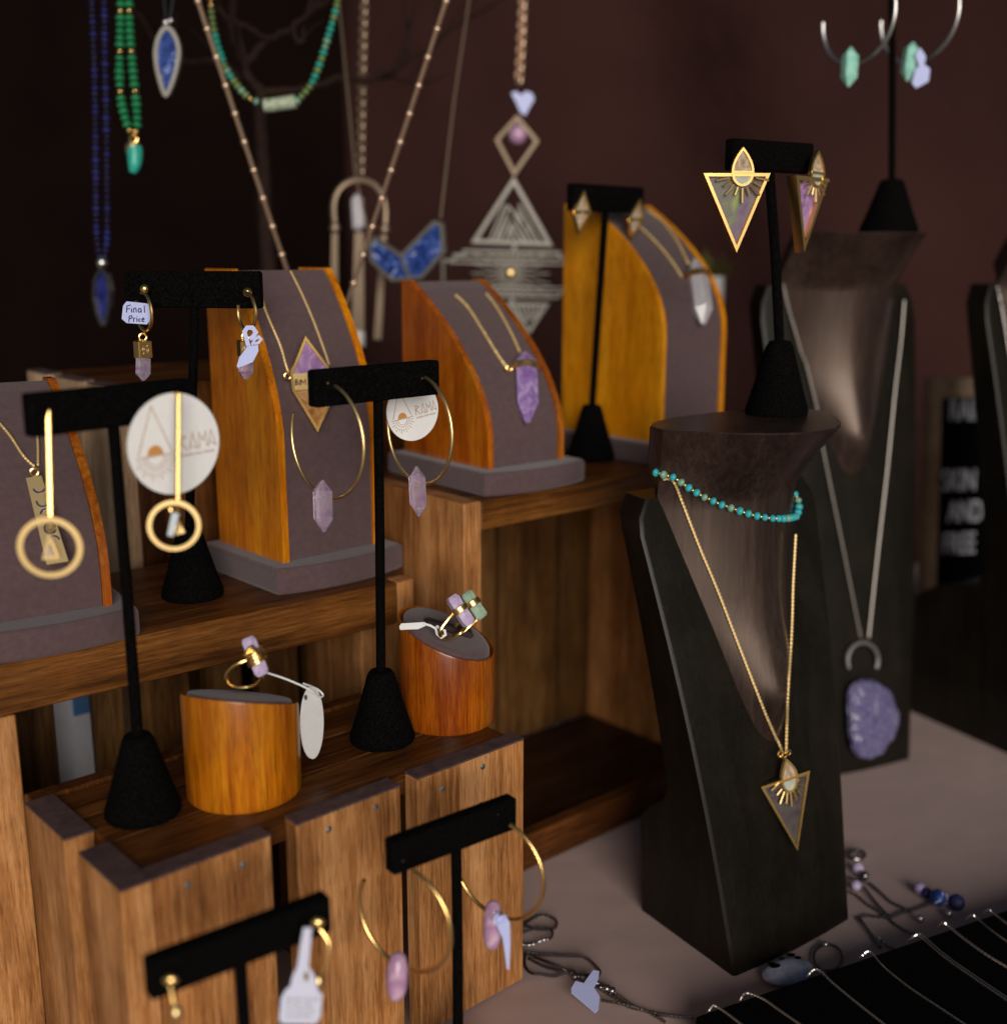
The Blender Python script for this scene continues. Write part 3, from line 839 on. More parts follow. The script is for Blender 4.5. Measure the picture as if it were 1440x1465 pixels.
stick('stick and ring earring hanging in front of the round white card', (255, 563), (254, 716), .567, 8.5, (249, 752), 34, 6, 14,
      [([(246, 733), (256, 736), (247, 768), (239, 766)], -.002, 'opal_plate'), ([(254, 742), (264, 762), (250, 766)], .006, 'gold_soft')], 0)

# --- stand 2: huggies with a cube and a crystal
G2 = 'small gold huggies with cubes and crystals'
def huggie(label, ball, hc, hw, hh, cube, tip, zc, yaw, t0=100, t1=-215):
    s_ = px(zc); t = thing('huggie_earring', label, 'earring', pd(*ball, zc), 0, G2)
    part('ball_stud', MB().ball(pd(*ball, zc), 7 * s_, 14, 8), MAT['gold'], t)
    c = pd(*hc, zc)
    ps = arc(c, hh * s_, -math.degrees(math.acos(min(1, hw / hh))), t0, t1, 44)
    m = MB(); m.tube(ps, .0011, 8); m.v = m.v
    part('hoop', m, MAT['gold'], t)
    x0, x1, y0, y1 = cube
    part('jump_ring', MB().tube(arc(pd((x0 + x1) / 2, y0 - 5, zc), 5 * s_, 30, 0, 360, 16), .0007, 6), MAT['gold'], t)
    hwid = (x1 - x0) / 2 * s_ / 1.32; c = pd((x0 + x1) / 2, (y0 + y1) / 2, zc)
    M = Matrix.Translation(c) @ Matrix.Rotation(R(yaw), 4, 'Z')
    h2 = (y1 - y0) / 2 * s_
    m = MB().box((-hwid, -hwid, -h2), (hwid, hwid, h2), .0006, M)
    cu = part('cube', m, MAT['gold'], t)
    m = MB()
    for r_ in (.45, .22):
        pts = [M @ Vector((hwid * r_ * math.cos(2 * math.pi * k / 12), -hwid - .0002, hwid * r_ * math.sin(2 * math.pi * k / 12))) for k in range(12)]
        m.strip(pts, M.to_3x3() @ Vector((0, -1, 0)), .0004, .0005, True)
    for k in range(6):
        a = k * math.pi / 3
        m.strip([M @ Vector((hwid * .5 * math.cos(a), -hwid - .0002, hwid * .5 * math.sin(a))), M @ Vector((hwid * .72 * math.cos(a), -hwid - .0002, hwid * .72 * math.sin(a)))], M.to_3x3() @ Vector((0, -1, 0)), .0005, .0005)
    part('sun_engraving', m, MAT['bronze'], cu)
    part('crystal', MB().crystal(pd((x0 + x1) / 2 + 1, y1 + 0, zc), pd(*tip, zc), (x1 - x0) * .44 * s_, 6, .05, .3, blunt=.15), MAT['amethyst_clear'], t)
    return t
z2a, z2b = zc_of(f2.at(207, 413)) - .006, zc_of(f2.at(354, 418)) - .006
huggie('huggie with a crystal, beside the handwritten tag', (207, 413), (206, 446), 17, 27, (191, 217.5, 487, 512.5), (205, 545), z2a, 40)
huggie('huggie half covered by a blank lavender tag', (354, 418), (353, 446), 17, 27, (338, 364, 486.5, 510), (351, 543), z2b, 30, t1=-200)
# handwritten tag
def flat_tag(label, poly, zc, yaw, lean=0, name='price_tag', mat='tag', th=.0006, group=None, cat='tag'):
    cx = sum(p[0] for p in poly) / len(poly); cy = sum(p[1] for p in poly) / len(poly)
    c = pd(cx, cy, zc); t = thing(name, label, cat, c, 0, group)
    pl = Plane(c, facing(yaw, lean))
    part('label_paper', MB().prism([pl.at(*p) for p in poly], -pl.n * th), MAT[mat], t)
    return t, pl
tg, pl = flat_tag('lavender white tag with handwriting on the left huggie', [(181, 431), (210, 434), (217, 438), (215, 458), (210, 464), (181, 462), (174, 456), (176, 437)], z2a + .0015, -4)
m = MB()
def H_(pts): m.strip([pl.at(170 + x / 6.1, 380 + y / 6.1, .0002) for x, y in pts], pl.n, .0006, .0002)
for p_ in ([(72, 350), (68, 408)], [(72, 350), (105, 342)], [(70, 378), (98, 374)], [(112, 375), (112, 408)], [(113, 358), (114, 362)],
           [(128, 408), (130, 376), (142, 368), (152, 380), (152, 408)], [(196, 378), (178, 372), (168, 390), (176, 406), (192, 400), (196, 378), (198, 408)], [(222, 346), (226, 410)],
           [(92, 438), (88, 492)], [(92, 438), (112, 436), (118, 452), (92, 466)], [(130, 490), (130, 458), (145, 456)], [(158, 456), (158, 488)], [(158, 440), (159, 444)],
           [(190, 462), (176, 466), (174, 482), (190, 486)], [(202, 474), (222, 466), (214, 456), (202, 468), (206, 486), (224, 486)]): H_(p_)
part('handwriting', m, MAT['ink'], tg)
def q6(x, y): return (170 + x / 6.1, 380 + y / 6.1)
tg, pl = flat_tag('blank lavender tag knotted to the right huggie', [q6(*p) for p in [(1125, 700), (1215, 688), (1218, 745), (1168, 842), (1040, 892), (1028, 878), (1050, 800)]], z2b - .006, 15)
m = MB()
m.strip([pl.at(*q6(*p), .0004) for p in [(1130, 700), (1110, 630), (1095, 575), (1120, 540), (1165, 540), (1195, 580), (1170, 620), (1140, 640)]], pl.n, .0026, .0006)
m.strip([pl.at(*q6(*p), .0012) for p in [(1160, 690), (1185, 640), (1220, 618), (1240, 640), (1215, 672), (1180, 678)]], pl.n, .0016, .0006)
part('loop', m, MAT['tag'], tg)

# --- stand 4: tiny studs
G4 = 'tiny pointed gold studs'
def stud(label, pts, zc, yaw):
    top, l, r_, bot = pts; s_ = px(zc)
    c = pd((l[0] + r_[0]) / 2, (l[1] + r_[1]) / 2, zc); t = thing('stud_earring', label, 'earring', c, 0, G4)
    pl = Plane(c, facing(yaw)); T, L, R_, B = [pl.at(*p) for p in (top, l, r_, bot)]
    n = pl.n
    part('frame', MB().strip([T, R_, B, L], n, 3.2 * s_, .0025, True), MAT['gold'], t)
    part('band', MB().strip([L, R_], n, 5 * s_, .0035), MAT['gold'], t)
    mid = (L + R_) / 2
    part('stone', MB().add([T, R_ * .85 + mid * .15, mid + n * .002, L * .85 + mid * .15], [[0, 1, 2], [0, 2, 3]]).add([B, L * .85 + mid * .15, mid + n * .002, R_ * .85 + mid * .15], [[0, 1, 2], [0, 2, 3]]), MAT['rutile'], t)
    part('post', MB().tube([mid, mid - n * .018], .0005, 6), MAT['gold'], t)
    return t
stud('left pointed stud on the small rear stand', [(834, 275), (819, 303), (843, 303), (827, 332)], zc_of(f4.at(831, 303)) - .003, 40)
stud('right pointed stud on the small rear stand, over the ramp edge', [(914, 287), (897, 314), (919, 314), (903, 338)], zc_of(f4.at(908, 314)) - .003, 40)

# --- triangle ornaments (stand 5 and the front bust)
def eye_triangle(t, pl, tri, tear_top, tear_l, tear_r, tear_bot, stone, s_, depth=.005, rays=None, fw=4.5, bandtilt=0):
    T = [pl.at(*p) for p in tri]; n = pl.n
    cen = sum((v for v in T), Vector()) / 3
    part('frame', MB().strip(T, n, fw * s_, depth, True), MAT['gold'], t)
    part('stone', MB().prism([cen + (v - cen) * .96 for v in T], -n * depth * .45), MAT[stone], t)
    # teardrop: pointed above, round below
    cx, cy = (tear_l[0] + tear_r[0]) / 2, (tear_l[1] + tear_r[1]) / 2
    def tear(k):
        out = []
        for i in range(9):       # right flank, top to band
            a = i / 8; bl = math.sin(a * math.pi / 2) ** .9
            out.append((tear_top[0] + (tear_r[0] - tear_top[0]) * bl, tear_top[1] + (tear_r[1] - tear_top[1]) * a))
        for i in range(1, 12):
            a = math.pi * i / 12
            mx, my = (tear_r[0] - tear_l[0]) / 2, (tear_r[1] - tear_l[1]) / 2
            out.append((cx + mx * math.cos(a) + (tear_bot[0] - cx) * math.sin(a), cy + my * math.cos(a) + (tear_bot[1] - cy) * math.sin(a)))
        for i in range(8, -1, -1):
            a = i / 8; bl = math.sin(a * math.pi / 2) ** .9
            out.append((tear_top[0] + (tear_l[0] - tear_top[0]) * bl, tear_top[1] + (tear_l[1] - tear_top[1]) * a))
        return out[:-1]
    tp = tear(0); o = depth * .35
    W3 = [pl.at(*p, o) for p in tp]
    part('teardrop_frame', MB().strip(W3, n, 3.2 * s_, .0028, True), MAT['gold'], t)
    part('band', MB().strip([pl.at(*tear_l, o + .0004), pl.at(*tear_r, o + .0004)], n, 2.8 * s_, .0026), MAT['gold'], t)
    up = [pl.at(*p, o + .0002) for p in tp[:9] + tp[20:]]
    lo = [pl.at(*p, o + .0002) for p in tp[8:21]]
    part('upper_stone', MB().prism(up, -n * .001), MAT['rutile'], t)
    part('lower_stone', MB().prism(lo, -n * .001), MAT['moonstone'], t)
    for (a, b_) in rays:
        part('sun_ray', MB().tube([pl.at(*a, o + .0012), pl.at(*b_, o + .0012)], 1.9 * s_, 6), MAT['gold_soft'], t)
def fan(c, rx, ry, l0, l1, n, a0, a1, alt=.82):
    out = []
    for k in range(n):
        a = R(a0 + (a1 - a0) * k / (n - 1)); q = l1 if k % 2 == 0 else l1 * alt
        if k == n // 2: q = l1 * 1.06
        out.append(((c[0] + rx * l0 * math.cos(a), c[1] + ry * l0 * math.sin(a)), (c[0] + rx * q * math.cos(a), c[1] + ry * q * math.sin(a))))
    return out
G5 = 'triangle earrings with sun rays'
z5a, z5b = .722, .768
t = thing('triangle_earring', 'triangle earring facing the camera, with a yellow spot at its tip', 'earring', pd(1060, 240, z5a), 0, G5)
eye_triangle(t, Plane(pd(1055, 260, z5a), facing(11, -1)), [(1007, 250), (1096, 250), (1051, 356)], (1060, 213), (1045, 246), (1074, 246), (1059, 265), 'fluorite', px(z5a), .006,
             fan((1059, 250), 14, 14, 1.35, 2.7, 9, 12, 168))
part('post', MB().tube([pd(1058, 235, z5a), pd(1052, 235, z5a + .022)], .0006, 6), MAT['gold'], t)
t = thing('triangle_earring', 'triangle earring turned away so its thick gold side shows', 'earring', pd(1162, 240, z5b), 0, G5)
eye_triangle(t, Plane(pd(1150, 262, z5b), facing(33)), [(1134, 254), (1176, 258), (1144, 355)], (1164, 218), (1154, 246), (1172, 249), (1162, 267), 'fluorite_purple', px(z5b), .0085,
             fan((1160, 252), 7, 13, 1.35, 2.7, 9, 12, 168), fw=5.5)
part('post', MB().tube([pd(1162, 235, z5b), pd(1156, 235, z5b + .02)], .0006, 6), MAT['gold'], t)

# --- stand 6: silver hoops
G6 = 'silver hoops with aqua crystals'
z6 = .955
hoop('left silver hoop with a pale green crystal at the top edge', (1227, 24), z6, 64 * px(z6), -56, 62, -182, .0016, 'silver', ((1217, 67), (1213, 124), 11.5 * px(z6), -.012), 'aqua', None, G6)
hoop('right silver hoop with a pale green crystal and a small tag', (1314, 22), z6 + .03, 64 * px(z6 + .03), -54, 62, -182, .0016, 'silver', ((1306, 60), (1297, 116), 11 * px(z6 + .03), -.012), 'aqua', None, G6)
tg, pl = flat_tag('small lavender tag on the right silver hoop', [(1309, 78), (1316, 68), (1324, 80), (1322, 92), (1330, 98), (1328, 116), (1310, 126), (1304, 118), (1309, 100), (1314, 94)], z6 + .012, 10)

# --- stand 7: hoops with pink crystals
G7 = 'gold hoops with rounded pink crystals'
z7a, z7b = zc_of(f7.at(575, 1231)) - .004, zc_of(f7.at(711, 1165)) - .004
hoop('left hoop with a rounded pink crystal, over the gap between two slats', (578, 1314), z7a, 81 * px(z7a), -32, 78, -208, .00125, 'gold', ((570, 1361), (566, 1433), 17.5 * px(z7a), -.006), 'amethyst_pink', (f7.at(575, 1231, .001), f7.at(575, 1231, -.014)), G7, rnd=True)
hoop('right hoop with a rounded pink crystal and a twisted tag', (712, 1242), z7b, 77 * px(z7b), -34, 74, -208, .00115, 'gold', ((706, 1287), (703, 1360), 16 * px(z7b), -.006), 'amethyst_pink', (f7.at(711, 1165, .001), f7.at(711, 1165, -.014)), G7, rnd=True)
t = thing('price_tag', 'twisted lavender tag hanging on the right pink crystal hoop', 'tag', pd(718, 1330, z7b - .012))
pl = Plane(pd(718, 1330, z7b - .014), facing(20))
part('label_paper', MB().prism([pl.at(*p) for p in [(722, 1309), (712, 1312), (709, 1320), (713, 1331), (719, 1343), (722, 1364), (725, 1387), (728, 1388), (730, 1352), (729, 1320)]], -pl.n * .0006), MAT['tag'], t)
part('loop', MB().tube(spline([pl.at(*p, .0006) for p in [(712, 1306), (707, 1314), (711, 1322), (719, 1318), (722, 1308)]]), .0008, 6), MAT['tag'], t)

# --- stand 8: little dangles
G8 = 'short gold dangle earrings at the bottom edge'
def dangle(label, p0, pts, zc):
    t = thing('dangle_earring', label, 'earring', pd(*p0, zc), 0, G8); s_ = px(zc)
    part('stud', MB().ball(pd(*p0, zc), 12 * s_, 14, 8, 1, .6, .75), MAT['gold'], t)
    part('wire', MB().tube(spline([pd(*p, zc) for p in pts]), 2.2 * s_, 8), MAT['gold'], t)
    part('drop', MB().ball(pd(*pts[-1], zc), 10 * s_, 14, 8, 1, 1, 1.4), MAT['gold_soft'], t)
    return t
dangle('left dangle earring on the lowest stand', (243, 1402), [(243, 1408), (246, 1425), (252, 1450)], zc_of(f8.at(243, 1402)) - .004)
dangle('right dangle earring half hidden by the printed label', (453, 1320), [(458, 1330), (470, 1350), (466, 1378), (455, 1405)], zc_of(f8.at(453, 1320)) - .004)
ez8 = pz(217, 1372, Z8 + .006)
tg, pl = flat_tag('white label with tiny grey print on the lowest stand', [(409, 1416), (415, 1412), (418, 1398), (425, 1384), (430, 1350), (434, 1328), (446, 1328), (444, 1352), (441, 1384), (450, 1396), (455, 1418), (461, 1424), (458, 1456), (452, 1465), (404, 1465), (399, 1460), (402, 1428)], zc_of(f8.at(440, 1330)) - .012, 12, mat='label')
m = MB()
for row in range(4):
    x = 409 + 0
    rr_ = random.Random(row)
    y = 1430 + row * 8
    while x < 448:
        w_ = rr_.choice([3, 5, 7, 9]); m.strip([pl.at(x, y, .0002), pl.at(x + w_, y - .3, .0002)], pl.n, .0013, .0002); x += w_ + 2.5
part('fine_print', m, MAT['print_grey'], tg)
part('hole', MB().prism([pl.at(438 + 4 * math.cos(a * .6283), 1397 + 7 * math.sin(a * .6283), .0003) for a in range(10)], -pl.n * .0002), MAT['bronze'], tg)

# ------------------------------------------------------------------ rings and their slanted holders
def ring_holder(label, base, r, h, normal, mat, group='slanted wooden ring holders'):
    t = thing('ring_holder', label, 'ring holder', base, 0, group)
    nrm = Vector(normal).normalized(); K = 56
    def zt(x, y): return h - (nrm.x * x + nrm.y * y) / nrm.z
    vs = []; fs = []
    def ringv(rr, z): return [(rr * math.cos(2 * math.pi * k / K), rr * math.sin(2 * math.pi * k / K), z if z is not None else zt(rr * math.cos(2 * math.pi * k / K), rr * math.sin(2 * math.pi * k / K))) for k in range(K)]
    top = ringv(r, None); ins = ringv(r * .965, None); deep = [(x, y, z - .006) for x, y, z in ringv(r * .955, None)]
    rows = [ringv(r * .985, 0), ringv(r, .0015), [(x, y, z - .0012) for x, y, z in top], [(x * .99, y * .99, z) for x, y, z in top], ins, deep]
    for r_ in rows: vs += r_
    for j in range(len(rows) - 1):
        for k in range(K):
            l = (k + 1) % K; fs.append([j * K + k, j * K + l, (j + 1) * K + l, (j + 1) * K + k])
    fs.append(list(range(K))[::-1]); fs.append([(len(rows) - 1) * K + k for k in range(K)])
    body = part('body', MB().add(vs, fs, True), MAT[mat], t, world=False)
    M = Matrix.Translation((0, 0, h)) @ nrm.to_track_quat('Z', 'Y').to_matrix().to_4x4()
    # cushion disc on the slanted cut
    vs = []; fs = []
    for rr, dz in ((.885, -.004), (.885, .0002), (.86, .0014), (.78, .0020), (.4, .0024), (.001, .0024)):
        vs += [(x, y, z + dz) for x, y, z in ringv(r * rr, None)]
    for j in range(5):
        for k in range(K):
            l = (k + 1) % K; fs.append([j * K + k, j * K + l, (j + 1) * K + l, (j + 1) * K + k])
    cu = part('cushion', MB().add(vs, fs, True), MAT['suede'], t, world=False)
    return t, M, zt
EB = pz(350, 1128, ZF - .003)
eH, eM, ezt = ring_holder('left ring holder carrying one twisted wire ring', EB, .0325, .0555, (.10, .33, 1), 'honeyZ')
FB = pz(640, 1026, ZF - .003)
fH, fM, fzt = ring_holder('right ring holder whose tilted cushion carries two crystal rings', FB, .0315, .0585, (.42, -.10, 1), 'redwoodZ')
slot = MB(); 
M_ = Matrix.Translation(FB) @ fM @ Matrix.Rotation(R(-62), 4, 'Z')
slot.box((-.017, -.0042, .0018), (.017, .0042, .0062), .0016, M_)  # raised bar in darker suede, paints the shade of the cushion groove
part('ring_slot', slot, simple('suede_shaded', (.040, .026, .026), rough=.95, spec=.1, bump=.3, bscale=1400), fH)

def crystal_ring(label, a, b_, r, gpts, zc, mat, band, group='crystal rings', gold='gold', wrap=False):
    s_ = px(zc); c = pd((a[0] + b_[0]) / 2, (a[1] + b_[1]) / 2, zc); t = thing('crystal_ring', label, 'ring', c, 0, group)
    A, B = pd(*a, zc), pd(*b_, zc)
    part('crystal', MB().crystal(A, B, r * s_, 6, .08, .08, blunt=.72), MAT[mat], t)
    part('band', MB().tube(spline([pd(x, y, zc + zo) for x, y, zo in gpts], 10), 3.0 * s_, 8), MAT[gold], t)
    ax = (B - A).normalized(); o = ax.orthogonal().normalized(); o2 = ax.cross(o)
    if wrap:
        m = MB(); rw = random.Random(5)
        for k in range(5):
            cc = A + (B - A) * (.36 + .07 * k)
            tl = ax * rw.uniform(-.4, .4)
            m.tube([cc + (o * math.cos(q) + o2 * math.sin(q)) * r * 1.12 * s_ + tl * r * s_ * math.cos(q) for q in [2 * math.pi * i / 20 for i in range(20)]], 2.3 * s_, 6, closed=True)
        m.tube(spline([pd(350, 938, zc - .004), pd(360, 925, zc - .005), pd(372, 937, zc - .006), pd(383, 928, zc - .002)]), 2.6 * s_, 6)
        part('wire_wrap', m, MAT[gold], t)
    else:
        cc = A + (B - A) * band
        m = MB(); K = 24
        pr = [cc + (o * math.cos(2 * math.pi * i / K) + o2 * math.sin(2 * math.pi * i / K)) * r * 1.1 * s_ for i in range(K)]
        for dlt in (-2.4, 0, 2.4):
            m.tube([p + ax * dlt * s_ for p in pr], 2.1 * s_, 6, closed=True)
        part('collar', m, MAT[gold], t)
    return t
crystal_ring('wire wrapped ring with a lilac crystal on the left holder', (354, 912), (376, 966), 11.5, [(357, 944, .001), (340, 950, .0), (326, 962, .002), (324, 976, .004), (338, 984, .008), (360, 982, .010), (374, 972, .004), (370, 955, .002)], .635, 'lilac', .5, wrap=True)
crystal_ring('lilac crystal ring, left of the pair on the right holder', (645, 853), (672, 894), 10.5, [(653, 872, .0), (640, 887, -.003), (630, 902, -.004), (632, 912, .0), (645, 914, .006), (660, 904, .010), (670, 890, .004)], .728, 'lilac', .46)
crystal_ring('pale green crystal ring, right of the pair on the right holder', (665, 848), (690, 884), 10, [(676, 866, .0), (690, 872, .004), (682, 886, .004), (670, 897, .002), (657, 907, .002), (648, 905, .008), (655, 890, .012)], .742, 'green_quartz', .42)
tg, pl = flat_tag('white ribbon tag lying on the right ring holder cushion', [(571, 896), (574, 892), (608, 890), (609, 895), (598, 900), (572, 901)], .728, 10, 40, mat='card')
m = MB(); m.strip([pl.at(*p, .0006) for p in [(606, 893), (616, 896), (623, 900), (625, 908), (631, 913), (637, 909), (636, 903), (629, 900), (624, 896)]], pl.n, .0014, .0006)
part('loop', m, MAT['card'], tg)
# card hanging from the left holder
t = thing('jewellery_card', 'plain white card hanging edge on from the left ring holder', 'card', pd(447, 1030, .68))
pl = Plane(pd(447, 1030, .672), facing(62))
ol = [(447 + 16 * math.cos(2 * math.pi * k / 40) * (1 if True else 0), 1034 + 52 * math.sin(2 * math.pi * k / 40)) for k in range(40)]
part('disc', MB().prism([pl.at(*p) for p in ol], -pl.n * .0009), MAT['card'], t)
part('string', MB().tube(spline([pd(380, 962, .655), pd(410, 972, .662), (pl.at(437, 985, .002)), pl.at(452, 996, .002), pl.at(460, 994, .001), pl.at(455, 986, -.001), pl.at(438, 979, -.002)]), .0006, 6), MAT['card'], t)
part('hole', MB().prism([pl.at(437 + 2.2 * math.cos(a * .6283), 998 + 4 * math.sin(a * .6283), .0002) for a in range(10)], -pl.n * .0002), MAT['bronze'], t)

# ------------------------------------------------------------------ necklaces on the ramps
def necklace(label, c, group=None): return thing('necklace', label, 'necklace', c, 0, group)
# tall ramp: rhombus with a gold band
t = necklace('gold chain necklace with a purple and amber diamond pendant on the tall ramp', hit(dB.bvh, 436, 550))
part('chain', chain_mb(drape(dB.bvh, [(371, 402), (377, 440), (399, 493), (407, 520), (413, 538)], .0011), .0009), MAT['gold_chain'], t)
part('chain', chain_mb(drape(dB.bvh, [(413, 386), (430, 420), (448, 462), (462, 500), (470, 524)], .0011), .0009), MAT['gold_chain'], t)
pp = hit(dB.bvh, 440, 560); pl = Plane(pp + facing(dB.yaw) * .006, facing(26, 4)); s_ = px(.80)
rh = [(436, 484), (467, 525), (472, 572), (453, 614), (419, 558), (416, 535)]
pn = part('pendant', MB().strip([pl.at(*p) for p in rh], pl.n, 3.6 * s_, .004, True), MAT['gold'], t)
part('purple_stone', MB().prism([pl.at(*p, .0005) for p in [(436, 486), (466, 526), (467, 533), (417, 536)]], -pl.n * .0025), MAT['fluorite_purple'], pn)
part('band', MB().prism([pl.at(*p, .0012) for p in [(416, 535), (468, 531), (471, 555), (419, 558)]], -pl.n * .003), MAT['gold_soft'], pn)
part('amber_stone', MB().prism([pl.at(*p, .0005) for p in [(420, 558), (471, 556), (471, 572), (453, 612)]], -pl.n * .0025), MAT['citrine'], pn)
m = MB()
def E_(pts): m.strip([pl.at(400 + x / 8.14, 460 + y / 8.14, .0014) for x, y in pts], pl.n, .0007, .0004)
for p_ in ([(172, 678), (178, 738), (205, 728), (208, 712), (178, 706), (200, 690), (196, 676), (172, 678)], [(222, 740), (232, 672)], [(240, 738), (246, 676), (268, 712), (288, 672), (296, 732)]): E_(p_)
part('engraving', m, MAT['walnutX'], pn)
part('jump_ring', MB().tube(arc(pl.at(411, 538), 4.5 * s_, 30, 0, 360, 16), .0006, 6), MAT['gold'], pn)

# short ramp: amethyst point
t = necklace('gold chain necklace with a purple crystal point on the short ramp', hit(dC.bvh, 740, 560))
part('chain', chain_mb(drape(dC.bvh, [(650, 424), (668, 442), (691, 478), (708, 506), (725, 531)], .0016), .0013), MAT['gold_chain'], t)
part('chain', chain_mb(drape(dC.bvh, [(694, 422), (708, 440), (728, 475), (743, 508)], .0016), .0013), MAT['gold_chain'], t)
pa = hit(dC.bvh, 744, 512, .007); pb = hit(dC.bvh, 747, 606, .006); s_ = px(.83)
pn = part('pendant', MB().crystal(pa, pb, 18 * s_, 6, .14, .24, blunt=.2), MAT['amethyst'], t)
ax = (pb - pa).normalized()
cc = pa + (pb - pa) * .23; o = ax.orthogonal().normalized(); o2 = ax.cross(o)
m = MB()
for dl in (-3.2, 0, 3.2):
    m.tube([cc + ax * dl * s_ + (o * math.cos(q) + o2 * math.sin(q)) * 19.5 * s_ for q in [2 * math.pi * i / 24 for i in range(24)]], 2.4 * s_, 6, closed=True)
part('collar', m, MAT['gold_soft'], pn)
part('jump_ring', MB().tube(arc(hit(dC.bvh, 724, 531, .004), 4.5 * s_, 30, 0, 360, 16), .0007, 6), MAT['gold'], pn)

# rear ramp: clear point
t = necklace('gold chain necklace with a clear crystal point on the rear ramp', hit(dD.bvh, 985, 430))
part('chain', chain_mb(drape(dD.bvh, [(905, 320), (922, 334), (945, 358), (962, 380), (973, 398)], .0016), .0013), MAT['gold_chain'], t)
part('chain', chain_mb(drape(dD.bvh, [(926, 304), (945, 318), (966, 346), (983, 380)], .0016), .0013), MAT['gold_chain'], t)
pa = hit(dD.bvh, 985, 380, .008); pb = hit(dD.bvh, 995, 464, .008); s_ = px(.97)
pn = part('pendant', MB().crystal(pa, pb, 16 * s_, 6, .2, .22, blunt=.2), MAT['quartz'], t)
ax = (pb - pa).normalized(); cc = pa + (pb - pa) * .27; o = ax.orthogonal().normalized(); o2 = ax.cross(o)
m = MB()
for dl in (-2.5, 2.5): m.tube([cc + ax * dl * s_ + (o * math.cos(q) + o2 * math.sin(q)) * 17 * s_ for q in [2 * math.pi * i / 24 for i in range(24)]], 2.6 * s_, 6, closed=True)
part('collar', m, MAT['gold'], pn)

# left ramp: gold bar with moons
t = necklace('gold chain necklace with an engraved moon phase bar on the left ramp', hit(dA.bvh, 60, 740))
part('chain', chain_mb(drape(dA.bvh, [(-4, 604), (14, 625), (34, 655), (50, 670)], .0012), .0009), MAT['gold_chain'], t)
part('chain', chain_mb(drape(dA.bvh, [(46, 590), (52, 617), (54, 640), (54, 668)], .0012), .0009), MAT['gold_chain'], t)
h1, h2, h3 = hit(dA.bvh, 48, 684), hit(dA.bvh, 82, 806), hit(dA.bvh, 20, 760)
nn = (h2 - h1).cross(h3 - h1).normalized()
if nn.y > 0: nn = -nn
nn = facing(9, math.degrees(math.asin(nn.z)) + 2)
pl = Plane(h1 + nn * .006, nn)
pn = part('pendant', MB().prism([pl.at(*p) for p in [(37, 684), (59, 680), (98, 803), (67, 808)]], -nn * .0026), MAT['gold_soft'], t)
for k, (cx, cy, a0, a1) in enumerate([(56, 697, 20, 160), (61, 717, 0, 180), (67, 736, 180, 360), (72, 756, 20, 340), (77, 775, 180, 340)]):
    m = MB().strip([pl.at(cx + 8.5 * math.cos(R(a0 + (a1 - a0) * i / 12)), cy + 8 * math.sin(R(a0 + (a1 - a0) * i / 12)), .0004) for i in range(13)], nn, .0009, .0006)
    part('moon_engraving', m, MAT['lapis'], pn)
part('bail', MB().tube(arc(pl.at(50, 676, .001), .0022, 30, 0, 360, 16), .0007, 6), MAT['gold'], pn)

# ------------------------------------------------------------------ bust necklaces
def beads(t, pts, r, mats, seq, step, squash=.8):
    src = {}
    ps = resample(pts, step)
    for i, p in enumerate(ps):
        a, b_ = ps[max(i - 1, 0)], ps[min(i + 1, len(ps) - 1)]
        k, sc = seq(i)
        if k is None: continue
        if k not in src:
            o = part('bead', MB().ball((0, 0, 0), r, 10, 7, 1, 1, squash), MAT[k], t, world=False); src[k] = o
        else: o = same(src[k], t, (0, 0, 0))
        o.location = wmat(t).inverted() @ p
        o.rotation_mode = 'QUATERNION'; o.rotation_quaternion = (b_ - a).to_track_quat('Z', 'Y')
        o.scale = (sc, sc, sc)
rb = random.Random(11)
t = necklace('turquoise bead choker round the neck of the front bust', hit(bG.bvh, 1090, 740))
cp = drape(bG.bvh, [(952, 677), (965, 681), (985, 695), (1017, 714), (1053, 729), (1089, 739), (1120, 741), (1140, 736), (1150, 730), (1156, 723)], .0024, 10)
k_ = 1
while k_ < len(cp) and abs(zc_of(cp[k_]) - zc_of(cp[k_ - 1])) < .012: k_ += 1
cp = cp[:k_]
ca = [pd(944, 677, (cp[0] - C0).dot(ray(956, 678).normalized()) * 1.004)] if False else []
# the choker passes round the back of the neck
zc0 = (cp[0] - C0).y / CT if False else None
endL = cp[0] + Vector((-.0052, .006, .0006)); endR = [cp[-1] + Vector((.004, .008, .003)), cp[-1] + Vector((.005, .016, .008)), cp[-1] + Vector((.003, .024, .013))]
path = [endL] + cp + endR
def sq(i):
    if i % 2: return 'gold', .48
    return rb.choice(['turquoise'] * 5 + ['turquoise_green'] * 2), rb.uniform(.92, 1.08)
beads(t, path, 6.1 * px(.74), None, sq, 7.2 * px(.74))
part('thread', MB().tube(path, .0004, 5), MAT['ink'], t)

t = necklace('gold box chain with a sun ray triangle pendant on the front bust', hit(bG.bvh, 1122, 1100))
part('chain', chain_mb(drape(bG.bvh, [(948, 684), (963, 687), (977, 722), (1001, 785), (1025, 843), (1050, 908), (1074, 969), (1100, 1035), (1117, 1077)], .0014), .0011), MAT['gold_chain'], t)
za, zb_ = zc_of(hit(bG.bvh, 1122, 790)), zc_of(hit(bG.bvh, 1124, 1077)); rs_ = []
for x_, y_ in [(1138, 764), (1136, 800), (1134, 840), (1133, 880), (1131, 925), (1128, 969), (1126, 1005), (1125, 1040), (1124, 1077)]:
    zl = za + (zb_ - za) * (y_ - 764) / 313; hp_ = hit(bG.bvh, x_, y_, .0014)
    rs_.append(pd(x_, y_, min(zl, zc_of(hp_)) if hp_ is not None else zl))
part('chain', chain_mb(spline(rs_), .0011), MAT['gold_chain'], t)
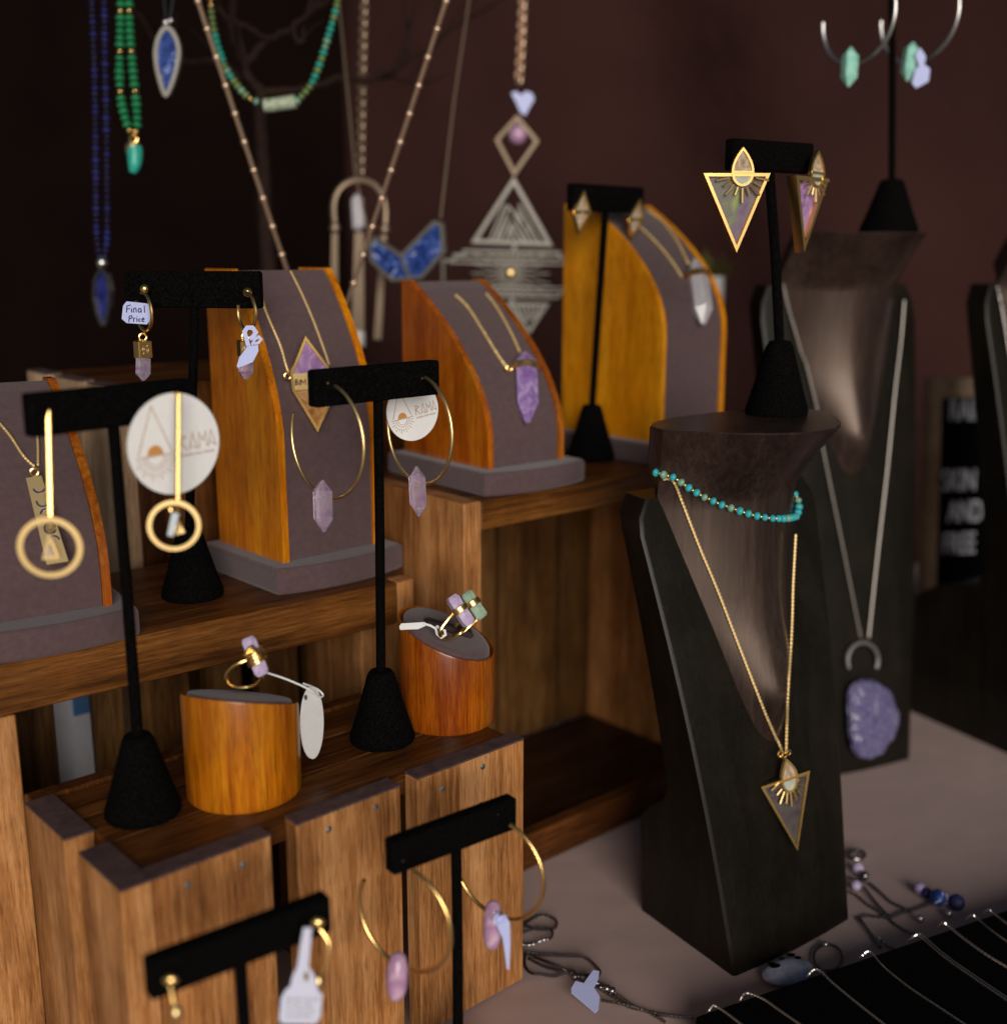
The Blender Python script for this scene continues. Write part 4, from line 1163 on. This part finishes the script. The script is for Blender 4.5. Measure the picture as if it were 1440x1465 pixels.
pt = hit(bG.bvh, 1122, 1130, 0); pl = Plane(pt + bG.face.n * .009, facing(15, 7))
s_ = px(.755)
def ln(a, b_, k): return (a[0] + (b_[0] - a[0]) * k, a[1] + (b_[1] - a[1]) * k)
rays = []
for (x0, y0, x1, y1) in [(425, 560, 330, 650), (450, 630, 395, 700), (480, 660, 430, 800), (515, 670, 505, 795), (552, 665, 568, 830), (590, 655, 620, 755), (625, 640, 675, 710), (640, 575, 690, 600), (640, 520, 730, 530)]:
    rays.append(((1060 + x0 / 8.14, 1050 + y0 / 8.14), (1060 + x1 / 8.14, 1050 + y1 / 8.14)))
eye_triangle(t, pl, [(1089, 1126), (1154, 1104), (1138, 1212)], (1122, 1086), (1116, 1117), (1137, 1109), (1129, 1131), 'smoky_shell', s_, .004, rays, fw=4.2)
part('bail', MB().tube(arc(pl.at(1115, 1079), 4 * s_, 30, 0, 360, 16), .0007, 6).tube(arc(pl.at(1127, 1077), 4 * s_, 30, 0, 360, 16), .0007, 6).tube(arc(pl.at(1121, 1081), 4 * s_, 30, 0, 360, 16), .0007, 6), MAT['gold'], t)

t = necklace('silver snake chain with a ring and a purple geode on the tall rear bust', hit(bH.bvh, 1235, 900))
part('chain', chain_mb(drape(bH.bvh, [(1121, 404), (1128, 440), (1140, 482), (1167, 590), (1174, 641), (1200, 770), (1228, 912)], .003), .0011), MAT['soft_silver'], t)
part('chain', chain_mb(drape(bH.bvh, [(1290, 430), (1285, 490), (1277, 557), (1265, 677), (1252, 790), (1239, 912)], .003), .0011), MAT['soft_silver'], t)
ph = hit(bH.bvh, 1233, 943, .004); s_ = px(zc_of(ph))
pl = Plane(ph, bH.face.n)
part('ring', MB().tube([pl.at(1233 + 22 * math.cos(R(q)), 945 - 26 * math.sin(R(q)), .0006) for q in range(-25, 206, 10)], .0018, 8), MAT['silver'], t)
m = MB(); K = 40; rg = random.Random(2); vs = []; fs = []
ol = [1 + .07 * math.sin(3 * q * 2 * math.pi / K + 1) + rg.uniform(-.05, .05) for q in range(K)]
lev = [(.92, -.002), (1, .002), (.95, .006), (.7, .0085), (.35, .0095), (.01, .010)]
for f_, o_ in lev:
    for q in range(K):
        a = 2 * math.pi * q / K
        vs.append(pl.at(1242 + 35 * f_ * ol[q] * math.cos(a), 1027 - 58 * f_ * ol[q] * math.sin(a), o_ + rg.uniform(-.0007, .0007)))
for j in range(len(lev) - 1):
    for q in range(K):
        l = (q + 1) % K; fs.append([j * K + q, j * K + l, (j + 1) * K + l, (j + 1) * K + q])
part('geode_pendant', m.add(vs, fs, False), MAT['druzy'], t)
t = necklace('dull chain hanging on the bust at the right picture edge', pd(1430, 420, 1.0))
cpt = drape(bI.bvh, [(1412, 372), (1420, 395), (1430, 440), (1440, 500), (1452, 580)], .002)
if len(cpt) < 4: cpt = [pd(1412, 372, .98), pd(1430, 440, .98), pd(1445, 520, .98)]
part('chain', chain_mb(cpt, .0015), MAT['dark_silver'], t)

# ------------------------------------------------------------------ wire tree and its hanging pieces
TZ = 1.06
t = thing('jewellery_tree', 'dark twig jewellery tree standing behind the tall ramp', 'jewellery tree', pd(386, 560, TZ))
trunk = [pd(386, 505, TZ), pd(386, 440, TZ), pd(384, 380, TZ), (pd(378, 300, TZ)), pd(376, 230, TZ), pd(372, 170, TZ), pd(374, 130, TZ)]
trunk[0].z = ZR - .004
part('trunk', MB().tube(spline(trunk, 5), [13 * px(TZ) * (1 - .010 * i) for i in range(31)], 9), MAT['twig'], t)
part('foot', MB().lathe([(.035, 0), (.035, .004), (.012, .012), (.008, .02)], 24, c=(trunk[0].x, trunk[0].y, ZR - .004)), MAT['twig'], t)
rt = random.Random(9)
def branch(pix, r0, r1, z0=0, z1=0, subs=2):
    K = len(pix); ps = [pd(x, y, TZ + z0 + (z1 - z0) * i / (K - 1)) for i, (x, y) in enumerate(pix)]
    sp = spline(ps, 6); n = len(sp)
    sp = [p + Vector((rt.uniform(-1, 1), rt.uniform(-1, 1), rt.uniform(-1, 1))) * .0012 for p in sp]
    b_ = part('branch', MB().tube(sp, [(r0 + (r1 - r0) * i / (n - 1)) * px(TZ) * rt.uniform(.85, 1.15) for i in range(n)], 7), MAT['twig'], t)
    for k in range(subs):
        m = MB()
        i = rt.randrange(n // 4, n - 2); p = sp[i]; dr = (sp[i + 1] - sp[i - 1]).normalized()
        o = (dr + Vector((rt.uniform(-1, 1), rt.uniform(-.5, .5), rt.uniform(.1, 1.2)))).normalized(); L = rt.uniform(.03, .07)
        m.tube(spline([p, p + o * L * .5 + Vector((rt.uniform(-.006, .006), 0, rt.uniform(-.004, .008))), p + o * L], 4), [max(.6, r1) * px(TZ) * (1 - .08 * q) for q in range(9)], 5)
        part('twig', m, MAT['twig'], b_)
branch([(374, 132), (430, 128), (490, 111), (527, 113), (574, 90), (614, 67), (647, 40), (694, 13), (740, -20)], 7, 2, 0, .03, 4)
branch([(574, 90), (584, 52), (597, 0), (604, -40)], 4, 2, .015, .0, 2)
branch([(374, 132), (351, 96), (383, 58), (418, 40), (451, 6), (470, -30)], 7, 3, 0, -.05, 3)
branch([(385, 57), (351, 37), (318, 20), (290, -10)], 4, 2, -.02, -.06, 3)
branch([(374, 132), (340, 108), (311, 88), (261, 87), (225, 60), (200, 20)], 6, 2, 0, .04, 3)
branch([(418, 40), (430, 62), (438, 34), (470, 0), (480, -30)], 3.5, 2, -.03, -.02, 2)
branch([(527, 113), (560, 110), (600, 118), (640, 105)], 4, 1.5, .01, .05, 2)
branch([(351, 96), (330, 40), (335, 0), (340, -30)], 4, 2, .0, .03, 2)

def strands(t, paths, r, seq, step, sq_=.8):
    for p in paths: beads(t, p, r, None, seq, step, sq_)
# lapis strand
zc = .985
t = necklace('dark blue bead necklace with a long silver backed pendant, far left', pd(146, 300, zc))
def sql(i): return rb.choice(['lapis', 'lapis_dark', 'lapis_dark']), rb.uniform(.85, 1.12)
for pth in ([(129, -80), (131, -6), (134, 60), (136, 140), (137, 240), (138, 330), (143, 370)], [(147, -80), (149, -6), (150, 80), (152, 170), (153, 260), (153, 340), (149, 370)]):
    beads(t, spline([pd(x, y, zc) for x, y in pth]), 5.0 * px(zc), None, sql, 8.6 * px(zc))
part('cap', MB().ball(pd(146, 376, zc), 8 * px(zc), 12, 8), MAT['silver'], t)
pl = Plane(pd(147, 425, zc), facing(-24))
ol = [(146, 384), (154, 392), (159, 415), (158, 440), (153, 464), (147, 464), (140, 446), (136, 425), (137, 402)]
part('pendant', MB().prism([pl.at(*p) for p in ol], -pl.n * .004), MAT['lapis'], t)
part('pendant_frame', MB().strip([pl.at(*p) for p in ol], pl.n, 3.4 * px(zc), .005, True), MAT['dark_silver'], t)
# green strand
zc = .965
t = necklace('emerald green bead necklace with gold spacers and a turquoise horn pendant', pd(190, 150, zc))
def sqg(i):
    if i % 6 == 4: return 'gold', .74
    return 'emerald', rb.uniform(.92, 1.1)
for pth in ([(175, -80), (173, -6), (172, 50), (171, 100), (173, 140), (180, 172), (187, 190)], [(180, -80), (184, -6), (186, 50), (190, 100), (195, 150), (196, 178), (193, 192)]):
    beads(t, spline([pd(x, y, zc) for x, y in pth]), 6.6 * px(zc), None, sqg, 9.6 * px(zc), .68)
part('clasp', MB().tube(arc(pd(191, 198, zc), 5 * px(zc), 20, 0, 360, 16), .0009, 6).tube([pd(191, 200, zc), pd(191, 208, zc)], .0012, 6), MAT['gold'], t)
part('cap', MB().lathe([(.001, .004), (.0055, .003), (.0068, 0), (.0066, -.004), (.006, -.0042)], 20, c=pd(191, 210, zc)), MAT['gold_soft'], t)
hp = spline([pd(192, 211, zc), pd(193, 224, zc), pd(192, 238, zc), pd(189, 247, zc)], 5)
part('horn_pendant', MB().tube(hp, [11.5 * px(zc) * (1 - .0028 * i * i) for i in range(16)], 14), MAT['jade'], t)
# blue leaf pendant
zc = .985
t = necklace('silver necklace with a blue leaf shaped stone pendant near the top left', pd(240, 80, zc))
for pth in ([(229, -80), (237, 28)], [(258, -80), (243, 28)]): part('chain', chain_mb([pd(x, y, zc) for x, y in pth], .0010), MAT['dark_silver'], t)
part('bail', MB().ball(pd(237, 32, zc), 5 * px(zc)).ball(pd(244, 29, zc), 4 * px(zc)), MAT['silver'], t)
pl = Plane(pd(240, 85, zc), facing(-6)); s_ = px(zc)
ol = spline([(x, y, 0) for x, y in [(240, 39), (252, 53), (257, 75), (253, 100), (246, 122), (238, 136), (230, 115), (225, 92), (224, 72), (229, 52)]], 4, True)
pn = part('pendant', MB().strip([pl.at(p.x, p.y) for p in ol], pl.n, 5.5 * s_, .005, True), MAT['pewter'], t)
part('blue_stone', MB().prism([pl.at(p.x, p.y, .0008) for p in ol], -pl.n * .003), MAT['sodalite'], pn)
# turquoise and gold short strand with a mossy bar
zc = .99
t = necklace('mixed turquoise olive and gold bead necklace with a mossy bar bead', pd(400, 150, zc))
rl = random.Random(21)
mode = {'k': 'aqua'}
def sqm(i):
    if rl.random() < .72: mode['k'] = rl.choice(['turquoise_green', 'jade', 'olive_bead', 'gold', 'turquoise_green', 'olive_bead', 'jade'])
    return mode['k'], rl.uniform(.85, 1.05) * (.9 if mode['k'] == 'gold' else 1)
for pth in ([(300, -80), (301, -6), (304, 31), (311, 64), (322, 96), (336, 118), (355, 139), (374, 148)], [(425, 144), (444, 122), (458, 89), (469, 53), (478, 22), (483, -6), (488, -80)]):
    beads(t, spline([pd(x, y, zc) for x, y in pth]), 5.4 * px(zc), None, sqm, 8.8 * px(zc), .76)
part('bar_bead', MB().tube([pd(378, 151, zc), pd(390, 150, zc), pd(410, 147, zc), pd(423, 145, zc)], 9.5 * px(zc), 12), MAT['moss'], t)
# satellite chain
zc = .945
t = necklace('long pinkish gold satellite chain hanging in a wide V', pd(460, 480, zc))
for a, b_ in (((256.6, -80), (425, 430)), ((664.3, -80), (484, 470))):
    A, B = pd(*a, zc), pd(*b_, zc); mid = (A + B) / 2 + Vector((0, 0, -.0012))
    ps = spline([A, mid, B], 30)
    part('chain', chain_mb(ps, 3.6 * px(zc), 1.6), MAT['gold_rose'], t)
    src = None
    for p in resample(ps, 42.5 * px(zc))[0:]:
        if src is None: src = part('satellite_ball', MB().ball((0, 0, 0), 5.2 * px(zc), 12, 8), MAT['gold_rose'], t, world=False)
        else: same(src, t, (0, 0, 0))
        o = [c for c in t.children if c.name.startswith('satellite_ball')][-1]
        o.location = wmat(t).inverted() @ p
part('chain', chain_mb([pd(425, 430, zc), pd(446, 478, zc), pd(458, 490, zc), pd(470, 487, zc), pd(484, 470, zc)], 3.6 * px(zc), 1.6), MAT['gold_rose'], t)
# chevron
zc = 1.06; s_ = px(zc)
t = necklace('necklace with a blue stone chevron pendant in a pewter frame', pd(580, 360, zc))
part('chain', chain_mb([pd(683, -80, zc), pd(650, 140, zc), pd(630, 314, zc)], .0010), MAT['bronze'], t)
part('chain', chain_mb([pd(477, -80, zc), pd(508, 247, zc), pd(530, 346, zc)], .0010), MAT['bronze'], t)
pl = Plane(pd(580, 360, zc), facing(-22))
pn = part('pendant', MB().strip([pl.at(*p) for p in [(529, 352), (537, 340), (575, 366), (622, 318), (632, 321), (635, 360), (604, 396), (562, 400), (533, 373)]], pl.n, 5 * s_, .005, True), MAT['pewter'], t)
part('blue_stone', MB().prism([pl.at(*p, .0006) for p in [(532, 352), (538, 342), (572, 367), (584, 396), (562, 399), (534, 372)]], -pl.n * .003), MAT['sodalite'], pn)
part('blue_stone', MB().prism([pl.at(*p, .0006) for p in [(577, 367), (622, 321), (631, 324), (633, 359), (604, 394), (588, 396)]], -pl.n * .003), MAT['sodalite'], pn)
part('divider', MB().strip([pl.at(575, 366, .001), pl.at(587, 397, .001)], pl.n, 4 * s_, .004), MAT['pewter'], pn)
# arch with hanging tassels
zc = 1.12; s_ = px(zc)
t = necklace('bronze arch pendant with three hanging tassels and a glassy tube', pd(514, 300, zc))
part('chain', links([pd(523, -80, zc), pd(518, 120, zc), pd(516, 256, zc)], 11 * s_, 9 * s_, 2 * s_), MAT['bronze'], t)
ar = [pd(x, y, zc) for x, y in [(479, 324), (477, 296), (482, 276), (495, 262), (514, 257), (533, 263), (546, 279), (551, 300), (550, 326)]]
part('arch', MB().tube(spline(ar, 6), 4.4 * s_, 8), MAT['bronze'], t)
part('knob', MB().ball(pd(479, 326, zc), 8 * s_, 12, 8), MAT['bronze'], t); part('knob', MB().ball(pd(550, 328, zc), 8 * s_, 12, 8), MAT['bronze'], t)
part('glass_tube', MB().crystal(pd(510, 276, zc), pd(513, 330, zc), 9 * s_, 8, .15, .1), MAT['quartz'], t)
for (x0, y0, x1, y1, wd) in ((479, 333, 478, 440, 11), (514, 332, 512, 474, 18), (549, 336, 540, 486, 11)):
    m = MB()
    for k in range(4):
        f_ = (k + .5) / 4 - .5
        m.tube(resample([pd(x0 + f_ * wd * .7, y0, zc), pd(x1 + f_ * wd, y1, zc)], 5 * s_), wd * .14 * s_, 5, rf=lambda i: 1.1 if i % 2 else .75)
    part('tassel', m, MAT['bronze'], t)
part('tip', MB().tube([pd(513, 474, zc), pd(513, 496, zc)], 9 * s_, 12), MAT['pot_white'], t)
# tall geometric necklace
zc = 1.16; s_ = px(zc)
t = necklace('tall openwork pendant of diamond triangle and stepped panel behind the short ramp', pd(735, 300, zc))
part('chain', links([pd(751, -80, zc), pd(745, 70, zc), pd(741, 132, zc)], 12 * s_, 9.5 * s_, 1.9 * s_), MAT['gold_rose'], t)
pl = Plane(pd(735, 300, zc), facing(-12, 4)); A_ = lambda x, y, o=0: pl.at(x, y, o)
def bars(name, polys, wd, mat, closed=True, th=.003, off=0):
    m = MB()
    for p in polys: m.strip([A_(x, y, off) for x, y in p], pl.n, wd * s_, th, closed)
    return part(name, m, MAT[mat], t)
bars('diamond', [[(740, 168), (768, 202), (736, 248), (711, 200)]], 5, 'bronze')
part('purple_bead', MB().ball(A_(740, 193), 13 * s_, 14, 8, 1, .8, 1).tube([A_(740, 165), A_(740, 182)], 1.5 * s_, 6), MAT['amethyst_pink'], t)
bars('triangle', [[(735, 258), (786, 349), (679, 345)]], 5.5, 'pewter')
def lerp(a, b_, k): return (a[0] + (b_[0] - a[0]) * k, a[1] + (b_[1] - a[1]) * k)
pk = [[(700 + 7 * k, 345), (722 + 3.2 * k, 292 + 9 * k)] for k in range(5)]
pk2 = [[(772 - 7.5 * k, 347), (742 - 3 * k, 292 + 9 * k)] for k in range(5)]
bars('lattice', pk + pk2 + [[(720, 345), (735, 322), (752, 347)], [(712, 340), (727, 295), (758, 330)]], 2.6, 'pewter', False, .0022, -.0004)
st = []
for k, (x0, x1, y0) in enumerate([(662, 800, 359), (650, 812, 367), (642, 818, 375), (650, 815, 409), (662, 806, 416), (672, 798, 423)]):
    st.append([(x0, y0), (x1, y0 + 3)])
bars('panel_bar', st, 2.6, 'pewter', False)
bars('panel_frame', [[(634, 372), (650, 372), (650, 364), (664, 364), (664, 358), (800, 361), (800, 368), (812, 369), (812, 378), (829, 379), (829, 411), (812, 411), (812, 417), (800, 418), (800, 425), (664, 422), (664, 414), (650, 413), (650, 406), (634, 405)]], 2.8, 'pewter')
rs = []
for k in range(24):
    a = 2 * math.pi * k / 24; L_ = min(70 / max(.2, abs(math.cos(a))) * .8, 32 / max(.1, abs(math.sin(a))), 72)
    rs.append([(730 + 9 * math.cos(a), 391 + 8 * math.sin(a)), (730 + L_ * math.cos(a), 391 + L_ * math.sin(a))])
bars('panel_rays', rs, 1.5, 'pewter', False, .002, -.0006)
part('sun_boss', MB().ball(A_(730, 391), 9 * s_, 14, 8, 1, .6, 1), MAT['gold_soft'], t)
bars('link', [[(736, 349), (735, 360)], [(733, 424), (732, 434)]], 4, 'pewter', False)
bars('end_triangle', [[(728, 435), (782, 436), (757, 474)]], 4.5, 'pewter')
bars('end_stripes', [[(738 + 7 * k, 437), (748 + 4 * k, 462 - 1.5 * k)] for k in range(6)], 2.8, 'pewter', False, .002, -.0005)
tg, _ = flat_tag('white heart like tag at the top of the tall openwork pendant', [(731, 133), (738, 130), (745, 136), (752, 130), (761, 133), (764, 142), (758, 152), (751, 165), (744, 160), (738, 146)], 1.145, 6)

# ------------------------------------------------------------------ letter board
LB = pz(1318, 962, 0); lyaw = 8
t = thing('letter_board', 'black felt letter board in a light wooden frame between the dark busts', 'letter board', LB, lyaw)
LH = .335; LW = .28; lean = Matrix.Rotation(R(-6), 4, 'X')
def lbox(lo, hi, mat, name): return part(name, MB().box(lo, hi, .001, lean), MAT[mat], t, world=False)
lbox((.0, .0, .0), (.015, .016, LH), 'oak', 'frame'); lbox((LW - .015, 0, 0), (LW, .016, LH), 'oak', 'frame')
lbox((.0152, .0005, LH - .022), (LW - .0152, .0155, LH - .0005), 'oak', 'frame'); lbox((.0152, .0005, .0), (LW - .0152, .0155, .015), 'oak', 'frame')
m = MB()
m.box((.0152, .006, .0152), (LW - .0152, .012, LH - .0222), .0003, lean)
k = .02
while k < LH - .03:
    m.box((.0152, .0045, k), (LW - .0152, .0059, k + .004), .0006, lean); k += .0062
part('felt', m, MAT['felt'], t, world=False)
def text(body, x, z, size):
    cu = bpy.data.curves.new('lettering', 'FONT'); cu.body = body; cu.size = size; cu.extrude = .0012; cu.space_character = 1.0
    ob = bpy.data.objects.new('lettering', cu); COL.objects.link(ob)
    dg = bpy.context.evaluated_depsgraph_get()
    me = bpy.data.meshes.new_from_object(ob.evaluated_get(dg)); bpy.data.objects.remove(ob)
    me.transform(lean @ Matrix.Translation((x, .002, z)) @ Matrix.Rotation(R(90), 4, 'X') @ Matrix.Scale(.56, 4, (1, 0, 0)))
    me.materials.clear(); me.materials.append(MAT['letter_white'])
    o = bpy.data.objects.new('lettering', me); COL.objects.link(o); o.parent = t
for body, x, py in (('RAIN', .024, 606), ('SKIN', .018, 707), ('AND', .026, 752), ('FREE', .021, 797)):
    z = (Plane(LB, facing(lyaw)).at(1350, py)).z
    text(body, x, z, .035)

# small plant behind the rear ramp
pp = pz(1012, 430, .20); pp = pd(1001, 420, 1.34); pp.z = 0
t = thing('potted_plant', 'small yellow green plant in a white pot behind the rear ramp', 'plant', pp)
zt = pd(1012, 395, 1.34).z
part('pot', MB().lathe([(.02, 0), (.024, zt * .5), (.027, zt), (.024, zt), (.022, zt - .01), (.001, zt - .012)], 28), MAT['pot_white'], t, world=False)
rp_ = random.Random(4); m = MB()
for k in range(34):
    a, el, L = rp_.uniform(0, 6.28), rp_.uniform(.5, 1.4), rp_.uniform(.018, .045)
    dd = Vector((math.cos(a) * math.cos(el), math.sin(a) * math.cos(el), math.sin(el))); sd = dd.cross(Vector((0, 0, 1))).normalized() * .006
    o = Vector((rp_.uniform(-.02, .02), rp_.uniform(-.02, .02), zt - .01))
    m.add([o, o + dd * L * .55 + sd, o + dd * L, o + dd * L * .55 - sd], [[0, 1, 2, 3]])
part('leaves', m, MAT['leaf'], t, world=False, kind='stuff')

# ------------------------------------------------------------------ velvet tray with fine chains
ty = 26
TO = pz(992, 1452, .022); TO.z = 0
t = thing('velvet_tray', 'black velvet tray in the bottom right corner with chains laid across', 'display tray', TO, ty)
part('pad', MB().box((0, -.30, .0), (.42, .0, .022), .0025), MAT['velvet'], t, world=False)
tr = Plane((0, 0, .0228), (0, 0, 1))
cols = ['soft_silver', 'soft_silver', 'soft_silver', 'silver', 'silver', 'silver', 'silver', 'silver']
desc = ['first fine rosy chain from the left on the velvet tray', 'second rosy chain on the velvet tray, next to the corner one', 'rosy chain leaving the tray edge below the spotted stone', 'bright silver chain across the middle of the tray',
        'double silver chain right of the middle of the tray', 'thick silver rope chain on the tray', 'thin silver chain near the right picture edge', 'last silver chain in the top right of the tray']
for k, (pix, dsc, mt) in enumerate(zip([[(1018, 1442), (1024, 1440), (1042, 1452), (1075, 1478)], [(1062, 1426), (1070, 1421), (1092, 1430), (1112, 1444), (1150, 1470)], [(1162, 1390), (1172, 1389), (1190, 1406), (1225, 1435), (1275, 1474)],
        [(1238, 1364), (1246, 1364), (1265, 1385), (1300, 1413), (1345, 1443), (1395, 1476)], [(1308, 1340), (1316, 1341), (1350, 1370), (1400, 1405), (1455, 1442)],
        [(1350, 1322), (1356, 1325), (1378, 1343), (1410, 1366), (1450, 1390)], [(1390, 1311), (1397, 1314), (1418, 1332), (1450, 1354)], [(1414, 1303), (1420, 1306), (1440, 1322), (1455, 1332)]], desc, cols)):
    ps = [tr.at(*p) for p in pix]; ps[0].z = .0236
    q0 = ps[0] + (ps[0] - ps[1]).normalized() * .004; q0.z = .0185
    c_ = necklace(dsc, ps[1], 'fine chains laid over the velvet tray')
    ps = spline([q0] + ps, 8)
    part('chain', chain_mb(ps, .0012 if k == 5 else .0009), MAT[mt], c_)
    if k == 4:
        part('chain', chain_mb([p + Vector((.0022, .0012, 0)) for p in ps], .0008), MAT[mt], c_)

# ------------------------------------------------------------------ loose chains on the table
tp = Plane((0, 0, .0012), (0, 0, 1))
def T4(x, y): return tp.at(740 + x / 4, 1280 + y / 4)
t = necklace('tangled dark silver chains on the tablecloth beside the near crate', T4(320, 460), 'loose chains lying on the tablecloth')
for pix in ([(20, 190), (60, 160), (110, 130), (180, 130), (222, 165), (215, 195), (170, 212), (100, 210), (40, 185), (10, 200)], [(10, 230), (80, 212), (150, 200), (198, 222), (190, 258), (140, 278), (80, 290), (20, 300)],
            [(30, 336), (120, 346), (260, 358), (380, 374), (450, 420), (472, 455), (450, 480), (400, 478), (330, 458), (250, 430), (150, 390), (60, 352)],
            [(45, 350), (42, 410), (75, 455), (130, 472), (210, 470), (280, 462), (350, 480), (430, 505), (520, 545), (600, 600), (680, 655), (800, 685), (920, 705), (1030, 722)],
            [(60, 380), (160, 420), (260, 450)], [(440, 520), (540, 590), (640, 645), (740, 675), (850, 742)], [(480, 610), (580, 640), (690, 655)]):
    ps = spline([T4(*p) + Vector((0, 0, rb.uniform(0, .0022))) for p in pix], 8)
    part('chain', chain_mb(ps, .0011), MAT['dark_silver'], t)
m = MB()
for k in range(16): m.ball(T4(300 + k * 15 + rb.uniform(-18, 18), 455 + k * 7.5 + rb.uniform(-16, 16)) + Vector((0, 0, .002)), rb.uniform(.0014, .0028), 8, 6)
part('bead_cluster', m, MAT['dark_silver'], t)
part('bead', MB().ball(T4(420, 525) + Vector((0, 0, .003)), .004, 12, 8), MAT['lapis'], t)
t = thing('price_tag', 'lavender tag lying flat by the tangled chains on the tablecloth', 'tag', T4(385, 640))
part('label_paper', MB().prism([T4(x, y) + Vector((0, 0, .004 + .006 * (700 - y) / 130)) for x, y in [(332, 572), (378, 582), (398, 560), (432, 526), (466, 530), (462, 560), (436, 600), (470, 640), (462, 690), (444, 706), (308, 622), (306, 604)]], (0, 0, -.0006)), MAT['tag'], t)
def T5(x, y): return tp.at(1090 + x / 4.114, 1200 + y / 4.114)
t = necklace('knotted dark chain with lilac and blue beads on the tablecloth by the tray', T5(760, 430), 'loose chains lying on the tablecloth')
for pix in ([(500, 235), (560, 250), (620, 262), (690, 320), (760, 380), (820, 415), (870, 445)], [(500, 320), (560, 345), (620, 390), (680, 430), (740, 470), (800, 520), (860, 560), (930, 590)],
            [(560, 478), (610, 455), (680, 462), (760, 462), (830, 445), (900, 418), (960, 402), (1000, 385)], [(572, 480), (600, 520), (640, 572), (670, 620), (695, 655)], [(690, 600), (740, 632), (780, 660)], [(600, 300), (680, 400), (760, 480)]):
    ps = spline([T5(*p) + Vector((0, 0, rb.uniform(0, .002))) for p in pix], 8)
    m = MB(); pts = resample(ps, .0032)
    m.tube(resample(ps, .0012), .0010, 6, rf=lambda i: 1.5 if i % 3 == 0 else .7)
    part('chain', m, MAT['dark_silver'], t)
for (x, y, r_, mt) in ((560, 200, .0045, 'lilac'), (550, 300, .004, 'lilac'), (600, 240, .0035, 'dark_silver'), (925, 322, .0045, 'amethyst'), (965, 345, .004, 'ink'), (1030, 388, .0062, 'sodalite'), (1075, 385, .0045, 'lilac'), (1140, 415, .006, 'ink'), (1095, 460, .003, 'silver'), (925, 490, .003, 'silver')):
    part('bead', MB().ball(T5(x, y) + Vector((0, 0, r_ * .9)), r_, 12, 8), MAT[mt], t)
t = thing('wire_ring', 'thin silver ring lying on the cloth behind the tray edge', 'ring', T5(385, 715))
part('band', MB().tube([T5(385 + 84 * math.cos(q * math.pi / 18), 715 + 76 * math.sin(q * math.pi / 18)) + Vector((0, 0, .002)) for q in range(36)], .0010, 8, closed=True), MAT['dark_silver'], t)
part('stone', MB().ball(T5(370, 645) + Vector((0, 0, .003)), .0022, 10, 6), MAT['silver'], t)
t = thing('wire_ring', 'small dark ring on the cloth behind the front bust', 'ring', T5(560, 105))
part('band', MB().tube([T5(555 + 48 * math.cos(q * math.pi / 14), 105 + 26 * math.sin(q * math.pi / 14)) + Vector((0, 0, .0015)) for q in range(28)], .0013, 8, closed=True), MAT['dark_silver'], t)
sc_ = T5(150, 815)
t = thing('pendant_stone', 'pale blue oval stone with black spots lying against the tray', 'stone', sc_)
part('body', MB().ball(sc_ + Vector((0, 0, .004)), .017, 24, 10, 1.15, .72, .30, Matrix.Rotation(R(26), 3, 'Z')), MAT['moonstone'] if False else simple('spotted', (.42, .44, .56), rough=.3, var=.3, vscale=120), t)
for (x, y, r_) in ((75, 815, .0034), (50, 800, .002), (165, 748, .0024), (205, 765, .002), (110, 770, .0016)):
    part('black_spot', MB().ball(T5(x, y) + Vector((0, 0, .0082)), r_, 10, 6, 1.3, .8, .3), MAT['felt'], t)

# thin edges catch light: soften normals on everything turned smooth only where it is round
for me in bpy.data.meshes:
    if any(p.use_smooth for p in me.polygons):
        try: me.set_sharp_from_angle(angle=R(40))
        except Exception: pass
